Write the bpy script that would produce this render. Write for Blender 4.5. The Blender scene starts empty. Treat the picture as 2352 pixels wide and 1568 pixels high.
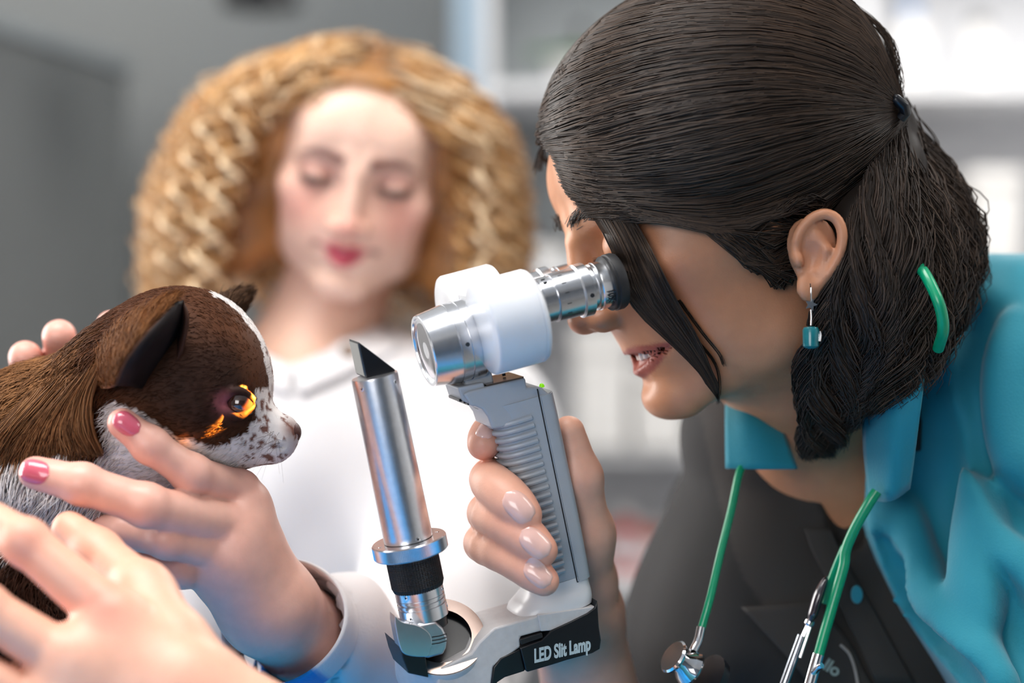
import bpy, bmesh, math, random
import numpy as np
from mathutils import Matrix, Vector

random.seed(7)
rng = np.random.default_rng(11)
scene = bpy.context.scene
COL = scene.collection

# ------------------------------------------------------------------ camera
K = 4400.0                 # focal length in pixels of the 2352 x 1568 frame
CAMZ = 1.45
cam_d = bpy.data.cameras.new('camera')
cam_d.sensor_width = 36.0
cam_d.lens = 36.0 * K / 2352.0
cam_d.clip_start = 0.05
cam_d.dof.use_dof = True
cam_d.dof.focus_distance = 0.985
cam_d.dof.aperture_fstop = 2.6
cam_d.dof.aperture_blades = 9
cam = bpy.data.objects.new('camera', cam_d)
cam.location = (0, 0, CAMZ)
cam.rotation_euler = (math.pi / 2, 0, 0)
COL.objects.link(cam)
scene.camera = cam

# ------------------------------------------------------------------ world, exposure
w = bpy.data.worlds.new('world'); scene.world = w; w.use_nodes = True
w.node_tree.nodes['Background'].inputs[0].default_value = (0.62, 0.74, 0.92, 1)
w.node_tree.nodes['Background'].inputs[1].default_value = 0.55
scene.view_settings.view_transform = 'Standard'
scene.view_settings.look = 'None'
scene.view_settings.gamma = 1.0
scene.view_settings.use_curve_mapping = False
scene.view_settings.exposure = 0.2
scene.cycles.use_denoising = True
scene.cycles.max_bounces = 5
scene.cycles.diffuse_bounces = 3
scene.cycles.glossy_bounces = 3
scene.cycles.transmission_bounces = 3
scene.cycles.caustics_reflective = False
scene.cycles.caustics_refractive = False
scene.cycles.use_adaptive_sampling = True
scene.cycles.adaptive_threshold = 0.05
scene.cycles.adaptive_min_samples = 12
scene.cycles.sample_clamp_indirect = 6.0

def area_light(name, loc, target, sx, sy, power, col, spread=180):
    l = bpy.data.lights.new(name, 'AREA'); l.shape = 'RECTANGLE'
    l.size = sx; l.size_y = sy; l.energy = power; l.color = col
    l.spread = math.radians(spread)
    o = bpy.data.objects.new(name, l); COL.objects.link(o)
    o.location = loc
    d = Vector(target) - Vector(loc)
    o.rotation_euler = d.to_track_quat('-Z', 'Y').to_euler()
    return o
LIGHTS_HERE = True
# daylight through the tall window in the left wall
area_light('window_daylight', (-2.32, 1.9, 1.75), (0.0, 1.2, 1.35), 2.2, 1.7, 92, (1.0, 0.975, 0.94))
# front fill light added behind the photographer, upper left, at an unseen window
area_light('front_fill_light', (-1.1, -2.1, 2.0), (0.3, 1.0, 1.35), 1.6, 1.3, 33, (1.0, 0.965, 0.94))
# ceiling panels
area_light('ceiling_panel_light_a', (0.9, 2.6, 2.62), (0.9, 2.6, 0), 1.2, 0.6, 17, (1.0, 0.97, 0.93))
area_light('ceiling_panel_light_b', (-0.4, 0.7, 2.62), (-0.4, 0.7, 0), 1.2, 0.6, 16, (1.0, 0.97, 0.93))
area_light('ceiling_panel_light_c', (1.6, 0.9, 2.62), (1.6, 0.9, 0), 1.2, 0.6, 7, (1.0, 0.97, 0.93))

# ------------------------------------------------------------------ helpers: points
def P(x, y, d):
    """a point seen at pixel (x, y) of the frame, d metres into the room"""
    return np.array([(x - 1176.0) / K * d, d, CAMZ + (784.0 - y) / K * d])

def nrm(v):
    v = np.asarray(v, float); return v / np.linalg.norm(v)

class Frame:
    """a local frame: origin and three axes; at() finds the point of the plane c = const on a line of sight"""
    def __init__(s, o, u, v, w):
        s.o = np.asarray(o, float); s.u = nrm(u); s.v = nrm(v); s.w = nrm(w)
        s.R = np.stack([s.u, s.v, s.w], 1)
    def loc(s, p): return (np.asarray(p, float) - s.o) @ s.R
    def wor(s, q): return np.asarray(q, float) @ s.R.T + s.o
    def at(s, x, y, c=0.0):
        c0 = np.array([0, 0, CAMZ]); r = np.array([(x - 1176) / K, 1.0, (784 - y) / K])
        t = (c - (c0 - s.o) @ s.w) / (r @ s.w)
        return s.loc(c0 + t * r)
    def matrix(s):
        m = Matrix.Identity(4)
        for i in range(3):
            m[i][0] = s.u[i]; m[i][1] = s.v[i]; m[i][2] = s.w[i]; m[i][3] = s.o[i]
        return m

def proj(p):
    p = np.asarray(p, float); d = p[..., 1]
    return np.stack([1176 + K * p[..., 0] / d, 784 - K * (p[..., 2] - CAMZ) / d], -1)

# ------------------------------------------------------------------ helpers: objects
def tag(o, label=None, cat=None, group=None, kind=None):
    if label: o['label'] = label
    if cat: o['category'] = cat
    if group: o['group'] = group
    if kind: o['kind'] = kind
    return o

def empty(name, loc=(0, 0, 0), mat=None):
    o = bpy.data.objects.new(name, None); COL.objects.link(o)
    o.empty_display_size = 0.05
    if mat is not None: o.matrix_world = mat
    else: o.location = loc
    return o

def mesh_obj(name, verts, faces, mat, parent=None, smooth=True, sharp=38, colors=None):
    me = bpy.data.meshes.new(name)
    verts = np.asarray(verts, np.float32)
    if isinstance(faces, np.ndarray):
        n = faces.shape[1]; nf = len(faces)
        me.vertices.add(len(verts)); me.vertices.foreach_set('co', verts.ravel())
        me.loops.add(nf * n); me.loops.foreach_set('vertex_index', faces.astype(np.int32).ravel())
        me.polygons.add(nf); me.polygons.foreach_set('loop_start', np.arange(0, nf * n, n, dtype=np.int32))
        me.update(calc_edges=True)
    else:
        me.from_pydata([tuple(map(float, v)) for v in verts], [], [tuple(int(i) for i in f) for f in faces])
        me.update()
    if smooth:
        me.shade_smooth()
        if sharp and sharp < 180: me.set_sharp_from_angle(angle=math.radians(sharp))
    if colors is not None:
        a = me.color_attributes.new('Col', 'FLOAT_COLOR', 'POINT')
        c = np.ones((len(verts), 4), np.float32); c[:, :3] = colors
        a.data.foreach_set('color', c.ravel())
    if mat is not None: me.materials.append(mat)
    o = bpy.data.objects.new(name, me); COL.objects.link(o)
    if parent is not None: o.parent = parent
    return o

class MB:
    """collects pieces of one mesh"""
    def __init__(s): s.v = []; s.f = []; s.n = 0
    def add(s, v, f):
        s.v.append(np.asarray(v, float)); s.f += [tuple(int(i) + s.n for i in q) for q in f]; s.n += len(v); return s
    def build(s, name, mat, parent=None, **k):
        return mesh_obj(name, np.concatenate(s.v), s.f, mat, parent, **k)

def perp(d):
    d = nrm(d); a = np.array([0, 0, 1.0]) if abs(d[2]) < 0.9 else np.array([1.0, 0, 0])
    e = nrm(np.cross(a, d)); return e, np.cross(d, e)

def lathe(prof, o, d, n=64, e=None, cap=True):
    """profile [(s along axis, r)] turned about axis d at o"""
    d = nrm(d); e1, e2 = perp(d) if e is None else e
    t = np.arange(n) * 2 * math.pi / n
    ring = np.cos(t)[:, None] * e1 + np.sin(t)[:, None] * e2
    v = []; f = []
    for s, r in prof: v.append(np.asarray(o) + d * s + ring * max(r, 1e-6))
    m = len(prof)
    for i in range(m - 1):
        for j in range(n):
            k = (j + 1) % n
            f.append((i * n + j, i * n + k, (i + 1) * n + k, (i + 1) * n + j))
    if cap: f.append(tuple(range(n - 1, -1, -1))); f.append(tuple((m - 1) * n + j for j in range(n)))
    return np.concatenate(v), f

def loft(secs, cap=True):
    """secs: list of (n,3) closed rings"""
    n = len(secs[0]); m = len(secs); f = []
    for i in range(m - 1):
        for j in range(n):
            k = (j + 1) % n
            f.append((i * n + j, i * n + k, (i + 1) * n + k, (i + 1) * n + j))
    if cap: f.append(tuple(range(n - 1, -1, -1))); f.append(tuple((m - 1) * n + j for j in range(n)))
    return np.concatenate([np.asarray(s, float) for s in secs]), f

def extrude(poly, c0, c1, axis=2):
    """poly: (n,2) outline; extruded between c0 and c1 along the third local axis"""
    poly = np.asarray(poly, float); n = len(poly)
    a = np.zeros((2 * n, 3)); idx = [i for i in range(3) if i != axis]
    a[:n, idx] = poly; a[n:, idx] = poly; a[:n, axis] = c0; a[n:, axis] = c1
    f = [tuple(range(n - 1, -1, -1)), tuple(range(n, 2 * n))]
    f += [(j, (j + 1) % n, n + (j + 1) % n, n + j) for j in range(n)]
    return a, f

def bevel(o, wd, seg=3, ang=30):
    m = o.modifiers.new('bevel', 'BEVEL'); m.width = wd; m.segments = seg
    m.limit_method = 'ANGLE'; m.angle_limit = math.radians(ang); m.harden_normals = False
    return o

def fix_normals(o):
    bm = bmesh.new(); bm.from_mesh(o.data); bmesh.ops.recalc_face_normals(bm, faces=bm.faces); bm.to_mesh(o.data); bm.free(); return o

def sweep(path, rad, n=8, up=None, squash=1.0, cap=True):
    """tube along a path with radius (scalar or list)"""
    path = np.asarray(path, float); m = len(path)
    rad = np.full(m, rad) if np.isscalar(rad) else np.asarray(rad, float)
    tan = np.gradient(path, axis=0); tan /= np.linalg.norm(tan, axis=1)[:, None] + 1e-12
    e = perp(tan[0])[0] if up is None else np.asarray(up, float)
    secs = []; t = np.arange(n) * 2 * math.pi / n
    for i in range(m):
        e = e - tan[i] * (e @ tan[i]); e = nrm(e); b = np.cross(tan[i], e)
        secs.append(path[i] + rad[i] * (np.cos(t)[:, None] * e + squash * np.sin(t)[:, None] * b))
    return loft(secs, cap)

def crom(pts, n):
    """Catmull-Rom through points, n samples (any dimension)"""
    pts = np.asarray(pts, float); m = len(pts)
    q = np.vstack([2 * pts[0] - pts[1], pts, 2 * pts[-1] - pts[-2]])
    t = np.linspace(0, m - 1 - 1e-9, n); i = t.astype(int); u = (t - i)[:, None]
    a, b, c, d = q[i], q[i + 1], q[i + 2], q[i + 3]
    return 0.5 * (2 * b + (c - a) * u + (2 * a - 5 * b + 4 * c - d) * u ** 2 + (3 * b - a - 3 * c + d) * u ** 3)

def strands_mesh(paths, rad, sides=3):
    """paths (N,M,3), rad (N,M) or (M,): N thin tubes as vertex and quad arrays"""
    N, M, _ = paths.shape
    tan = np.gradient(paths, axis=1); tan /= np.linalg.norm(tan, axis=2, keepdims=True) + 1e-12
    ref = np.array([0.31, 0.52, 0.79]); e = np.cross(tan, ref); e /= np.linalg.norm(e, axis=2, keepdims=True) + 1e-12
    b = np.cross(tan, e)
    rad = np.broadcast_to(np.asarray(rad), (N, M))
    t = np.arange(sides) * 2 * math.pi / sides
    v = paths[:, :, None, :] + rad[:, :, None, None] * (np.cos(t)[None, None, :, None] * e[:, :, None, :] + np.sin(t)[None, None, :, None] * b[:, :, None, :])
    idx = np.arange(N * M * sides).reshape(N, M, sides)
    nx = np.roll(idx, -1, axis=2)
    f = np.stack([idx[:, :-1], nx[:, :-1], nx[:, 1:], idx[:, 1:]], -1).reshape(-1, 4)
    return v.reshape(-1, 3), f

# ------------------------------------------------------------------ materials
def mat(name, col, rough=0.5, metal=0.0, spec=0.5, noise=None, bump=None, sss=0.0, emit=None, attr=False,
        coat=0.0, sheen=0.0, aniso=0.0, trans=0.0, sssr=(0.006, 0.002, 0.001)):
    m = bpy.data.materials.new(name); m.use_nodes = True
    nt = m.node_tree; b = nt.nodes['Principled BSDF']
    b.inputs['Base Color'].default_value = (*col, 1)
    b.inputs['Roughness'].default_value = rough
    b.inputs['Metallic'].default_value = metal
    b.inputs['Specular IOR Level'].default_value = spec
    b.inputs['Coat Weight'].default_value = coat
    b.inputs['Sheen Weight'].default_value = sheen
    b.inputs['Anisotropic'].default_value = aniso
    b.inputs['Transmission Weight'].default_value = trans
    if sss:
        b.inputs['Subsurface Weight'].default_value = sss
        b.inputs['Subsurface Radius'].default_value = (1.0, 0.35, 0.2)
        b.inputs['Subsurface Scale'].default_value = 0.005
    if emit:
        b.inputs['Emission Color'].default_value = (*emit[0], 1); b.inputs['Emission Strength'].default_value = emit[1]
    tc = nt.nodes.new('ShaderNodeTexCoord')
    src = None
    if attr:
        at = nt.nodes.new('ShaderNodeAttribute'); at.attribute_name = 'Col'; src = at.outputs['Color']
        nt.links.new(src, b.inputs['Base Color'])
    if noise:      # (scale, amount[, stretch])
        n = nt.nodes.new('ShaderNodeTexNoise'); n.inputs['Scale'].default_value = noise[0]; n.inputs['Detail'].default_value = 5
        if len(noise) > 2:
            mp = nt.nodes.new('ShaderNodeMapping'); mp.inputs['Scale'].default_value = noise[2]
            nt.links.new(tc.outputs['Object'], mp.inputs['Vector']); nt.links.new(mp.outputs['Vector'], n.inputs['Vector'])
        else: nt.links.new(tc.outputs['Object'], n.inputs['Vector'])
        mr = nt.nodes.new('ShaderNodeMapRange'); mr.inputs['From Min'].default_value = 0.25; mr.inputs['From Max'].default_value = 0.75
        mr.inputs['To Min'].default_value = 1 - noise[1]; mr.inputs['To Max'].default_value = 1 + noise[1]
        nt.links.new(n.outputs['Fac'], mr.inputs['Value'])
        mx = nt.nodes.new('ShaderNodeVectorMath'); mx.operation = 'SCALE'
        if src is not None: nt.links.new(src, mx.inputs[0])
        else: mx.inputs[0].default_value = col
        nt.links.new(mr.outputs['Result'], mx.inputs['Scale'])
        nt.links.new(mx.outputs['Vector'], b.inputs['Base Color'])
    if bump:       # (scale, strength[, stretch])
        n = nt.nodes.new('ShaderNodeTexNoise'); n.inputs['Scale'].default_value = bump[0]; n.inputs['Detail'].default_value = 4
        if len(bump) > 2:
            mp = nt.nodes.new('ShaderNodeMapping'); mp.inputs['Scale'].default_value = bump[2]
            nt.links.new(tc.outputs['Object'], mp.inputs['Vector']); nt.links.new(mp.outputs['Vector'], n.inputs['Vector'])
        else: nt.links.new(tc.outputs['Object'], n.inputs['Vector'])
        bp = nt.nodes.new('ShaderNodeBump'); bp.inputs['Strength'].default_value = bump[1]; bp.inputs['Distance'].default_value = 0.001
        nt.links.new(n.outputs['Fac'], bp.inputs['Height']); nt.links.new(bp.outputs['Normal'], b.inputs['Normal'])
    return m

def srgb(r, g, b):
    c = np.array([r, g, b], float) / 255.0
    return tuple(np.where(c <= 0.04045, c / 12.92, ((c + 0.055) / 1.055) ** 2.4))

# ------------------------------------------------------------------ implicit surfaces
def smin(a, b, k):
    if k <= 0: return np.minimum(a, b)
    h = np.maximum(k - np.abs(a - b), 0) / k
    return np.minimum(a, b) - h * h * k * 0.25

class SDF:
    MARGIN = 0.022
    def __init__(s): s.ops = []
    def _add(s, fn, c, r, k, op): s.ops.append((fn, np.asarray(c, np.float32), float(r), k, op)); return s
    def cap(s, a, b, ra, rb=None, k=0.008, op='+'):
        """tapered capsule"""
        a = np.asarray(a, np.float32); b = np.asarray(b, np.float32); rb = ra if rb is None else rb
        ab = b - a; L2 = float(ab @ ab) + 1e-12
        def fn(p):
            q = p - a; t = np.clip((q @ ab) / L2, 0, 1)
            q = q - t[:, None] * ab
            return np.sqrt((q * q).sum(1)) - (ra + (rb - ra) * t)
        return s._add(fn, (a + b) / 2, math.sqrt(L2) / 2 + max(ra, rb), k, op)
    def ell(s, c, r, k=0.008, R=None, op='+'):
        c = np.asarray(c, np.float32); r = np.asarray(r, np.float32)
        R = None if R is None else np.asarray(R, np.float32)
        def fn(p):
            q = p - c
            if R is not None: q = q @ R
            k0 = np.sqrt(((q / r) ** 2).sum(1)); k1 = np.sqrt(((q / (r * r)) ** 2).sum(1)) + 1e-9
            return k0 * (k0 - 1) / k1
        return s._add(fn, c, float(r.max()), k, op)
    def box(s, c, h, rd=0.004, k=0.004, R=None, op='+'):
        c = np.asarray(c, np.float32); h = np.asarray(h, np.float32); R = None if R is None else np.asarray(R, np.float32)
        def fn(p):
            q = p - c
            if R is not None: q = q @ R
            q = np.abs(q) - (h - rd)
            return np.sqrt((np.maximum(q, 0) ** 2).sum(1)) + np.minimum(q.max(1), 0) - rd
        return s._add(fn, c, float(np.linalg.norm(h)), k, op)
    def chain(s, pts, rad, k=0.006):
        for i in range(len(pts) - 1): s.cap(pts[i], pts[i + 1], rad[i], rad[i + 1], k if i == 0 else 0.003)
        return s
    def disp(s, fn, amp):
        """displacement added at the end"""
        s.ops.append((fn, None, amp, 0, 'd')); return s
    def group(s, S2, c, r, k=0.002):
        """another implicit body joined in; k may be a function of the points"""
        return s._add(S2, c, r, k, 'g')
    def __call__(s, p):
        p = np.asarray(p, np.float32)
        if len(p) > 60000:
            return np.concatenate([s(p[i:i + 30000]) for i in range(0, len(p), 30000)])
        d = np.full(len(p), 1.0, np.float32)
        if len(p) == 0: return d
        lo, hi = p.min(0), p.max(0)
        for fn, c, r, k, op in s.ops:
            if op == 'd':
                m = np.abs(d) < 0.03
                if m.any(): d[m] += fn(p[m])
                continue
            kk = 0.02 if callable(k) else k
            bd = float(np.linalg.norm(np.maximum(np.maximum(lo - c, c - hi), 0))) - r
            if bd > s.MARGIN + kk:
                if op in '+g': d = np.minimum(d, bd)
                continue
            q = p - c; lb = np.sqrt((q * q).sum(1)) - r
            m = lb < s.MARGIN + kk
            if op in '+g':
                far = ~m
                d[far] = np.minimum(d[far], lb[far])
                if m.any():
                    pm = p[m]
                    if callable(k):
                        ka = np.maximum(k(pm), 1e-5); a_ = d[m]; b_ = fn(pm)
                        h = np.maximum(ka - np.abs(a_ - b_), 0) / ka
                        d[m] = np.minimum(a_, b_) - h * h * ka * 0.25
                    else: d[m] = smin(d[m], fn(pm), k)
            elif op == '-':
                if m.any(): d[m] = -smin(-d[m], fn(p[m]), k)
        return d

def mesh_sdf(f, lo, hi, h, B=8, newton=None):
    if newton is None: newton = 2 if h < .0025 else 1
    """sparse surface nets; returns vertices and quads"""
    lo = np.asarray(lo, np.float64); hi = np.asarray(hi, np.float64)
    nb = np.ceil((hi - lo) / (B * h)).astype(int) + 1
    # coarse to fine search for blocks close to the surface
    nc = (nb + 3) // 4; nb = nc * 4
    G = np.stack(np.meshgrid(*[np.arange(n) for n in nc], indexing='ij'), -1).reshape(-1, 3)
    d = f(lo + (G + 0.5) * 4 * B * h)
    G = G[d < 0.87 * 4 * B * h * 1.2]
    sub = np.stack(np.meshgrid(*[np.arange(4)] * 3, indexing='ij'), -1).reshape(-1, 3)
    g = (G[:, None, :] * 4 + sub[None]).reshape(-1, 3)
    cen = lo + (g + 0.5) * B * h
    d = np.concatenate([f(cen[i:i + 1024]) for i in range(0, len(cen), 1024)])
    g = g[np.abs(d) < 0.87 * B * h * 1.22]
    r = np.arange(B + 1)
    loc = np.stack(np.meshgrid(r, r, r, indexing='ij'), -1).reshape(-1, 3)
    NN = (nb * B + 2).astype(np.int64)
    def key(ijk): return (ijk[..., 0] + 1) * ((NN[1] + 2) * (NN[2] + 2)) + (ijk[..., 1] + 1) * (NN[2] + 2) + (ijk[..., 2] + 1)
    VK = []; VP = []; QK = []
    corner = np.array([[i, j, k] for i in (0, 1) for j in (0, 1) for k in (0, 1)])
    edges = [(a, b) for a in range(8) for b in range(a + 1, 8) if np.abs(corner[a] - corner[b]).sum() == 1]
    CH = 48
    for s in range(0, len(g), CH):
        gb = g[s:s + CH]
        ijk = gb[:, None, :] * B + loc[None]
        V = f((lo + ijk.reshape(-1, 3) * h)).reshape(len(gb), B + 1, B + 1, B + 1)
        neg = V < 0
        cs = [V[:, c[0]:c[0] + B, c[1]:c[1] + B, c[2]:c[2] + B] for c in corner]
        ns = np.stack([c < 0 for c in cs], 0); cnt = ns.sum(0)
        act = (cnt > 0) & (cnt < 8)
        bi, i, j, k = np.nonzero(act)
        if len(bi) == 0: continue
        val = np.stack([c[bi, i, j, k] for c in cs], 1)
        acc = np.zeros((len(bi), 3)); num = np.zeros(len(bi))
        for a, b in edges:
            va = val[:, a]; vb = val[:, b]; m = (va < 0) != (vb < 0)
            t = np.where(m, va / np.where(m, va - vb, 1), 0)
            acc += np.where(m[:, None], corner[a] + t[:, None] * (corner[b] - corner[a]), 0); num += m
        base = gb[bi] * B + np.stack([i, j, k], 1)
        VK.append(key(base)); VP.append(lo + (base + acc / num[:, None]) * h)
        for ax in range(3):
            o = [0, 0, 0]; o[ax] = 1
            A = neg[:, :B, :B, :B]; Bq = neg[:, o[0]:o[0] + B, o[1]:o[1] + B, o[2]:o[2] + B]
            bi, i, j, k = np.nonzero(A != Bq)
            if len(bi) == 0: continue
            fl = A[bi, i, j, k]
            c0 = gb[bi] * B + np.stack([i, j, k], 1)
            d1 = np.zeros(3, int); d2 = np.zeros(3, int); d1[(ax + 1) % 3] = 1; d2[(ax + 2) % 3] = 1
            q = np.stack([key(c0 - d1 - d2), key(c0 - d2), key(c0), key(c0 - d1)], 1)
            q[~fl] = q[~fl][:, ::-1]
            QK.append(q)
    VK = np.concatenate(VK); VP = np.concatenate(VP); QK = np.concatenate(QK)
    uk, first = np.unique(VK, return_index=True); VP = VP[first]
    ix = np.searchsorted(uk, QK); ix = np.clip(ix, 0, len(uk) - 1)
    ok = (uk[ix] == QK).all(1); Q = ix[ok]
    # vertices in spatial order so that the evaluation stays local
    for _ in range(newton):
        od = np.lexsort(tuple(((VP - lo) // 0.05).astype(int).T)); 
        W_ = VP[od]
        W_ = np.concatenate([project(f, W_[i:i + 6000], 0.0, h) for i in range(0, len(W_), 6000)])
        VP[od] = W_
    return VP, Q

def grad(f, p, e=0.0006):
    g = np.zeros((len(p), 3))
    for a in range(3):
        o = np.zeros(3); o[a] = e
        g[:, a] = (f(p + o) - f(p - o)) / (2 * e)
    return g

def project(f, p, off=0.0, maxstep=0.004, iters=1):
    for _ in range(iters):
        d0 = f(p); d = d0 - off; e = 0.0006; g = np.zeros((len(p), 3))
        for a in range(3):
            o = np.zeros(3); o[a] = e; g[:, a] = (f(p + o) - d0) / e
        n2 = (g * g).sum(1) + 1e-6
        st = (d / n2)[:, None] * g
        L = np.linalg.norm(st, axis=1); sc = np.minimum(1, maxstep / (L + 1e-12))
        p = p - st * sc[:, None]
    return p

def vnoise(p, scale, seed=0):
    """smooth value noise, roughly -1..1"""
    q = np.asarray(p, float) * scale + seed * 17.31
    i = np.floor(q).astype(np.int64); u = q - i; u = u * u * (3 - 2 * u)
    def hsh(x, y, z):
        n = (x * 73856093) ^ (y * 19349663) ^ (z * 83492791) ^ (seed * 2654435)
        n = (n ^ (n >> 13)) * 1274126177 & 0x7fffffff
        return (n % 65536) / 32768.0 - 1
    r = 0
    for a in (0, 1):
        for b in (0, 1):
            for c in (0, 1):
                wgt = (u[:, 0] if a else 1 - u[:, 0]) * (u[:, 1] if b else 1 - u[:, 1]) * (u[:, 2] if c else 1 - u[:, 2])
                r = r + wgt * hsh(i[:, 0] + a, i[:, 1] + b, i[:, 2] + c)
    return r

def sstep(a, b, x):
    t = np.clip((x - a) / (b - a), 0, 1); return t * t * (3 - 2 * t)
def blend(c, col, m): return c + (np.asarray(col) - c) * np.asarray(m)[:, None]
# ------------------------------------------------------------------ the room
M = {}
M['wall_grey'] = mat('wall_grey', srgb(150, 153, 153), 0.7, noise=(2.0, 0.05))
M['wall_white'] = mat('wall_white', srgb(226, 227, 229), 0.6, noise=(3.0, 0.03))
M['wall_dim'] = mat('wall_slate', srgb(92, 102, 114), 0.7, noise=(2.0, 0.05))
M['ceiling'] = mat('ceiling_paint', srgb(214, 215, 216), 0.8, noise=(3.0, 0.03))
M['floor'] = mat('floor_vinyl', srgb(150, 148, 144), 0.45, noise=(6.0, 0.08))
M['laminate'] = mat('laminate_white', srgb(232, 233, 236), 0.35, noise=(5.0, 0.02))
M['laminate_grey'] = mat('laminate_grey', srgb(150, 156, 158), 0.4, noise=(5.0, 0.03))
M['blue_paint'] = mat('blue_paint', srgb(20, 150, 215), 0.5, noise=(4.0, 0.04))
M['steel_blue'] = mat('steel_blue', srgb(150, 172, 190), 0.4, noise=(4.0, 0.04))
M['lamp_panel'] = mat('lamp_panel', (1, 1, 1), 0.5, emit=((1.0, 0.97, 0.93), 3.0), noise=(4.0, 0.01))
M['dark_plastic'] = mat('dark_plastic', (0.012, 0.012, 0.014), 0.35, noise=(40, 0.1))

def box(c, h, R=None):
    c = np.asarray(c, float); h = np.asarray(h, float)
    v = np.array([[x, y, z] for x in (-1, 1) for y in (-1, 1) for z in (-1, 1)], float) * h
    if R is not None: v = v @ np.asarray(R).T
    f = [(0, 1, 3, 2), (4, 6, 7, 5), (0, 4, 5, 1), (2, 3, 7, 6), (0, 2, 6, 4), (1, 5, 7, 3)]
    return v + c, f
def boxo(name, lo, hi, m, parent=None, bv=0.0):
    lo = np.array(lo, float); hi = np.array(hi, float)
    v, f = box((lo + hi) / 2, (hi - lo) / 2)
    o = mesh_obj(name, v, f, m, parent, smooth=bv > 0)
    if bv: bevel(o, bv, 2)
    return o
def struct(o): o['kind'] = 'structure'; return o

XL, XR, YN, YF, ZC = -2.45, 2.9, -2.4, 3.7, 2.75
struct(boxo('floor', (XL - .1, YN - .1, -0.06), (XR + .1, YF + .1, 0), M['floor']))
struct(boxo('ceiling', (XL - .1, YN - .1, ZC), (XR + .1, YF + .1, ZC + .06), M['ceiling']))
struct(boxo('wall_far', (XL - .1, YF, 0), (XR + .1, YF + .1, ZC), M['wall_grey']))
struct(boxo('wall_right', (XR, YN, 0), (XR + .1, YF, ZC), M['wall_white']))
# left wall with its tall window opening (y 0.8 .. 3.0, z 0.9 .. 2.6)
wl = empty('wall_left', (XL, 0, 0)); struct(wl)
for nm, lo, hi in (('wall_panel', (-.1, YN, 0), (0, 0.75, ZC)), ('wall_panel', (-.1, 3.05, 0), (0, YF, ZC)),
                   ('wall_panel', (-.1, .75, 0), (0, 3.05, .85)), ('wall_panel', (-.1, .75, 2.62), (0, 3.05, ZC))):
    boxo(nm, lo, hi, M['wall_grey'], wl)
wi = empty('window_1', (XL, 0, 0)); struct(wi)
for lo, hi in (((-.08, .75, .85), (0.02, .8, 2.62)), ((-.08, 3.0, .85), (0.02, 3.05, 2.62)), ((-.08, .8, .85), (0.02, 3.0, .9)),
               ((-.08, .8, 2.57), (0.02, 3.0, 2.62)), ((-.06, 1.87, .9), (0.0, 1.93, 2.57))):
    boxo('window_frame', lo, hi, M['laminate'], wi, 0.004)
glass = mat('window_glass', (1, 1, 1), 0.02, trans=1.0, noise=(1, 0.001))
for y0, y1 in ((.8, 1.87), (1.93, 3.0)): boxo('pane', (-.045, y0, .9), (-.04, y1, 2.57), glass, wi)
# wall behind the photographer: blue lower wall paint, added window above left for the front fill
wn = empty('wall_near', (0, YN, 0)); struct(wn)
for nm, lo, hi, m in (('wall_panel', (XL, -.1, 0), (XR, 0, 1.15), 'wall_dim'), ('wall_panel', (XL, -.1, 1.15), (-1.95, 0, ZC), 'wall_dim'),
                      ('wall_panel', (-.25, -.1, 1.15), (XR, 0, ZC), 'wall_dim'), ('wall_panel', (-1.95, -.1, 2.6), (-.25, 0, ZC), 'wall_dim')):
    boxo(nm, lo, hi, M[m], wn)
w2 = empty('added_window', (0, YN, 0)); struct(w2)
for lo, hi in (((-1.95, -.08, 1.15), (-1.9, .02, 2.6)), ((-.3, -.08, 1.15), (-.25, .02, 2.6)), ((-1.9, -.08, 1.15), (-.3, .02, 1.2)), ((-1.9, -.08, 2.55), (-.3, .02, 2.6))):
    boxo('window_frame', lo, hi, M['laminate'], w2, 0.004)  # frame of the added window
boxo('pane', (-1.9, -.045, 1.2), (-.3, -.04, 2.55), glass, w2)  # pane of the added window
# ------------------------------------------------------------------ the hand-held slit lamp
def rotated_frame(o, roll, yaw, pitch):
    r, y, t = [math.radians(a) for a in (roll, yaw, pitch)]
    u = np.array([math.cos(y), math.sin(y), 0]); v = np.array([0, 0, 1.0]); w_ = np.array([math.sin(y), -math.cos(y), 0])
    def rx(p): return np.array([p[0], p[1] * math.cos(t) - p[2] * math.sin(t), p[1] * math.sin(t) + p[2] * math.cos(t)])
    def ry(p): return np.array([p[0] * math.cos(r) - p[2] * math.sin(r), p[1], p[0] * math.sin(r) + p[2] * math.cos(r)])
    return Frame(o, ry(rx(u)), ry(rx(v)), ry(rx(w_)))
LF = rotated_frame(P(1240, 1120, 1.0), 12.6, 17.0, 9.0)
L = LF.at
px = 1.0 / K

M['housing'] = mat('white_housing', srgb(222, 224, 228), 0.28, spec=0.5, noise=(60, 0.02))
M['grip'] = mat('grey_grip', srgb(176, 182, 190), 0.36, noise=(90, 0.03), bump=(1500, 0.05))
M['arm_paint'] = mat('arm_paint', srgb(205, 204, 206), 0.4, noise=(220, 0.06), bump=(900, 0.12))
M['alu'] = mat('brushed_aluminium', (0.74, 0.75, 0.78), 0.24, 1.0, noise=(300, 0.05))
M['alu_soft'] = mat('satin_aluminium', (0.72, 0.73, 0.76), 0.3, 1.0, noise=(250, 0.07))
M['chrome'] = mat('chrome', (0.82, 0.83, 0.85), 0.1, 1.0, noise=(100, 0.03))
M['black'] = mat('black_plastic', (0.006, 0.007, 0.010), 0.32, noise=(200, 0.15))
M['rubber'] = mat('black_rubber', (0.010, 0.010, 0.012), 0.55, noise=(300, 0.15))
M['polished'] = mat('brown_metal_and_reflection', (0.30, 0.23, 0.20), 0.25, 1.0, noise=(150, 0.05))  # brown of the top plate; on the yoke ring, the hand's reflection as colour
M['lens'] = mat('coated_lens', (0.55, 0.52, 0.55), 0.06, 1.0, noise=(80, 0.03))
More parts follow.
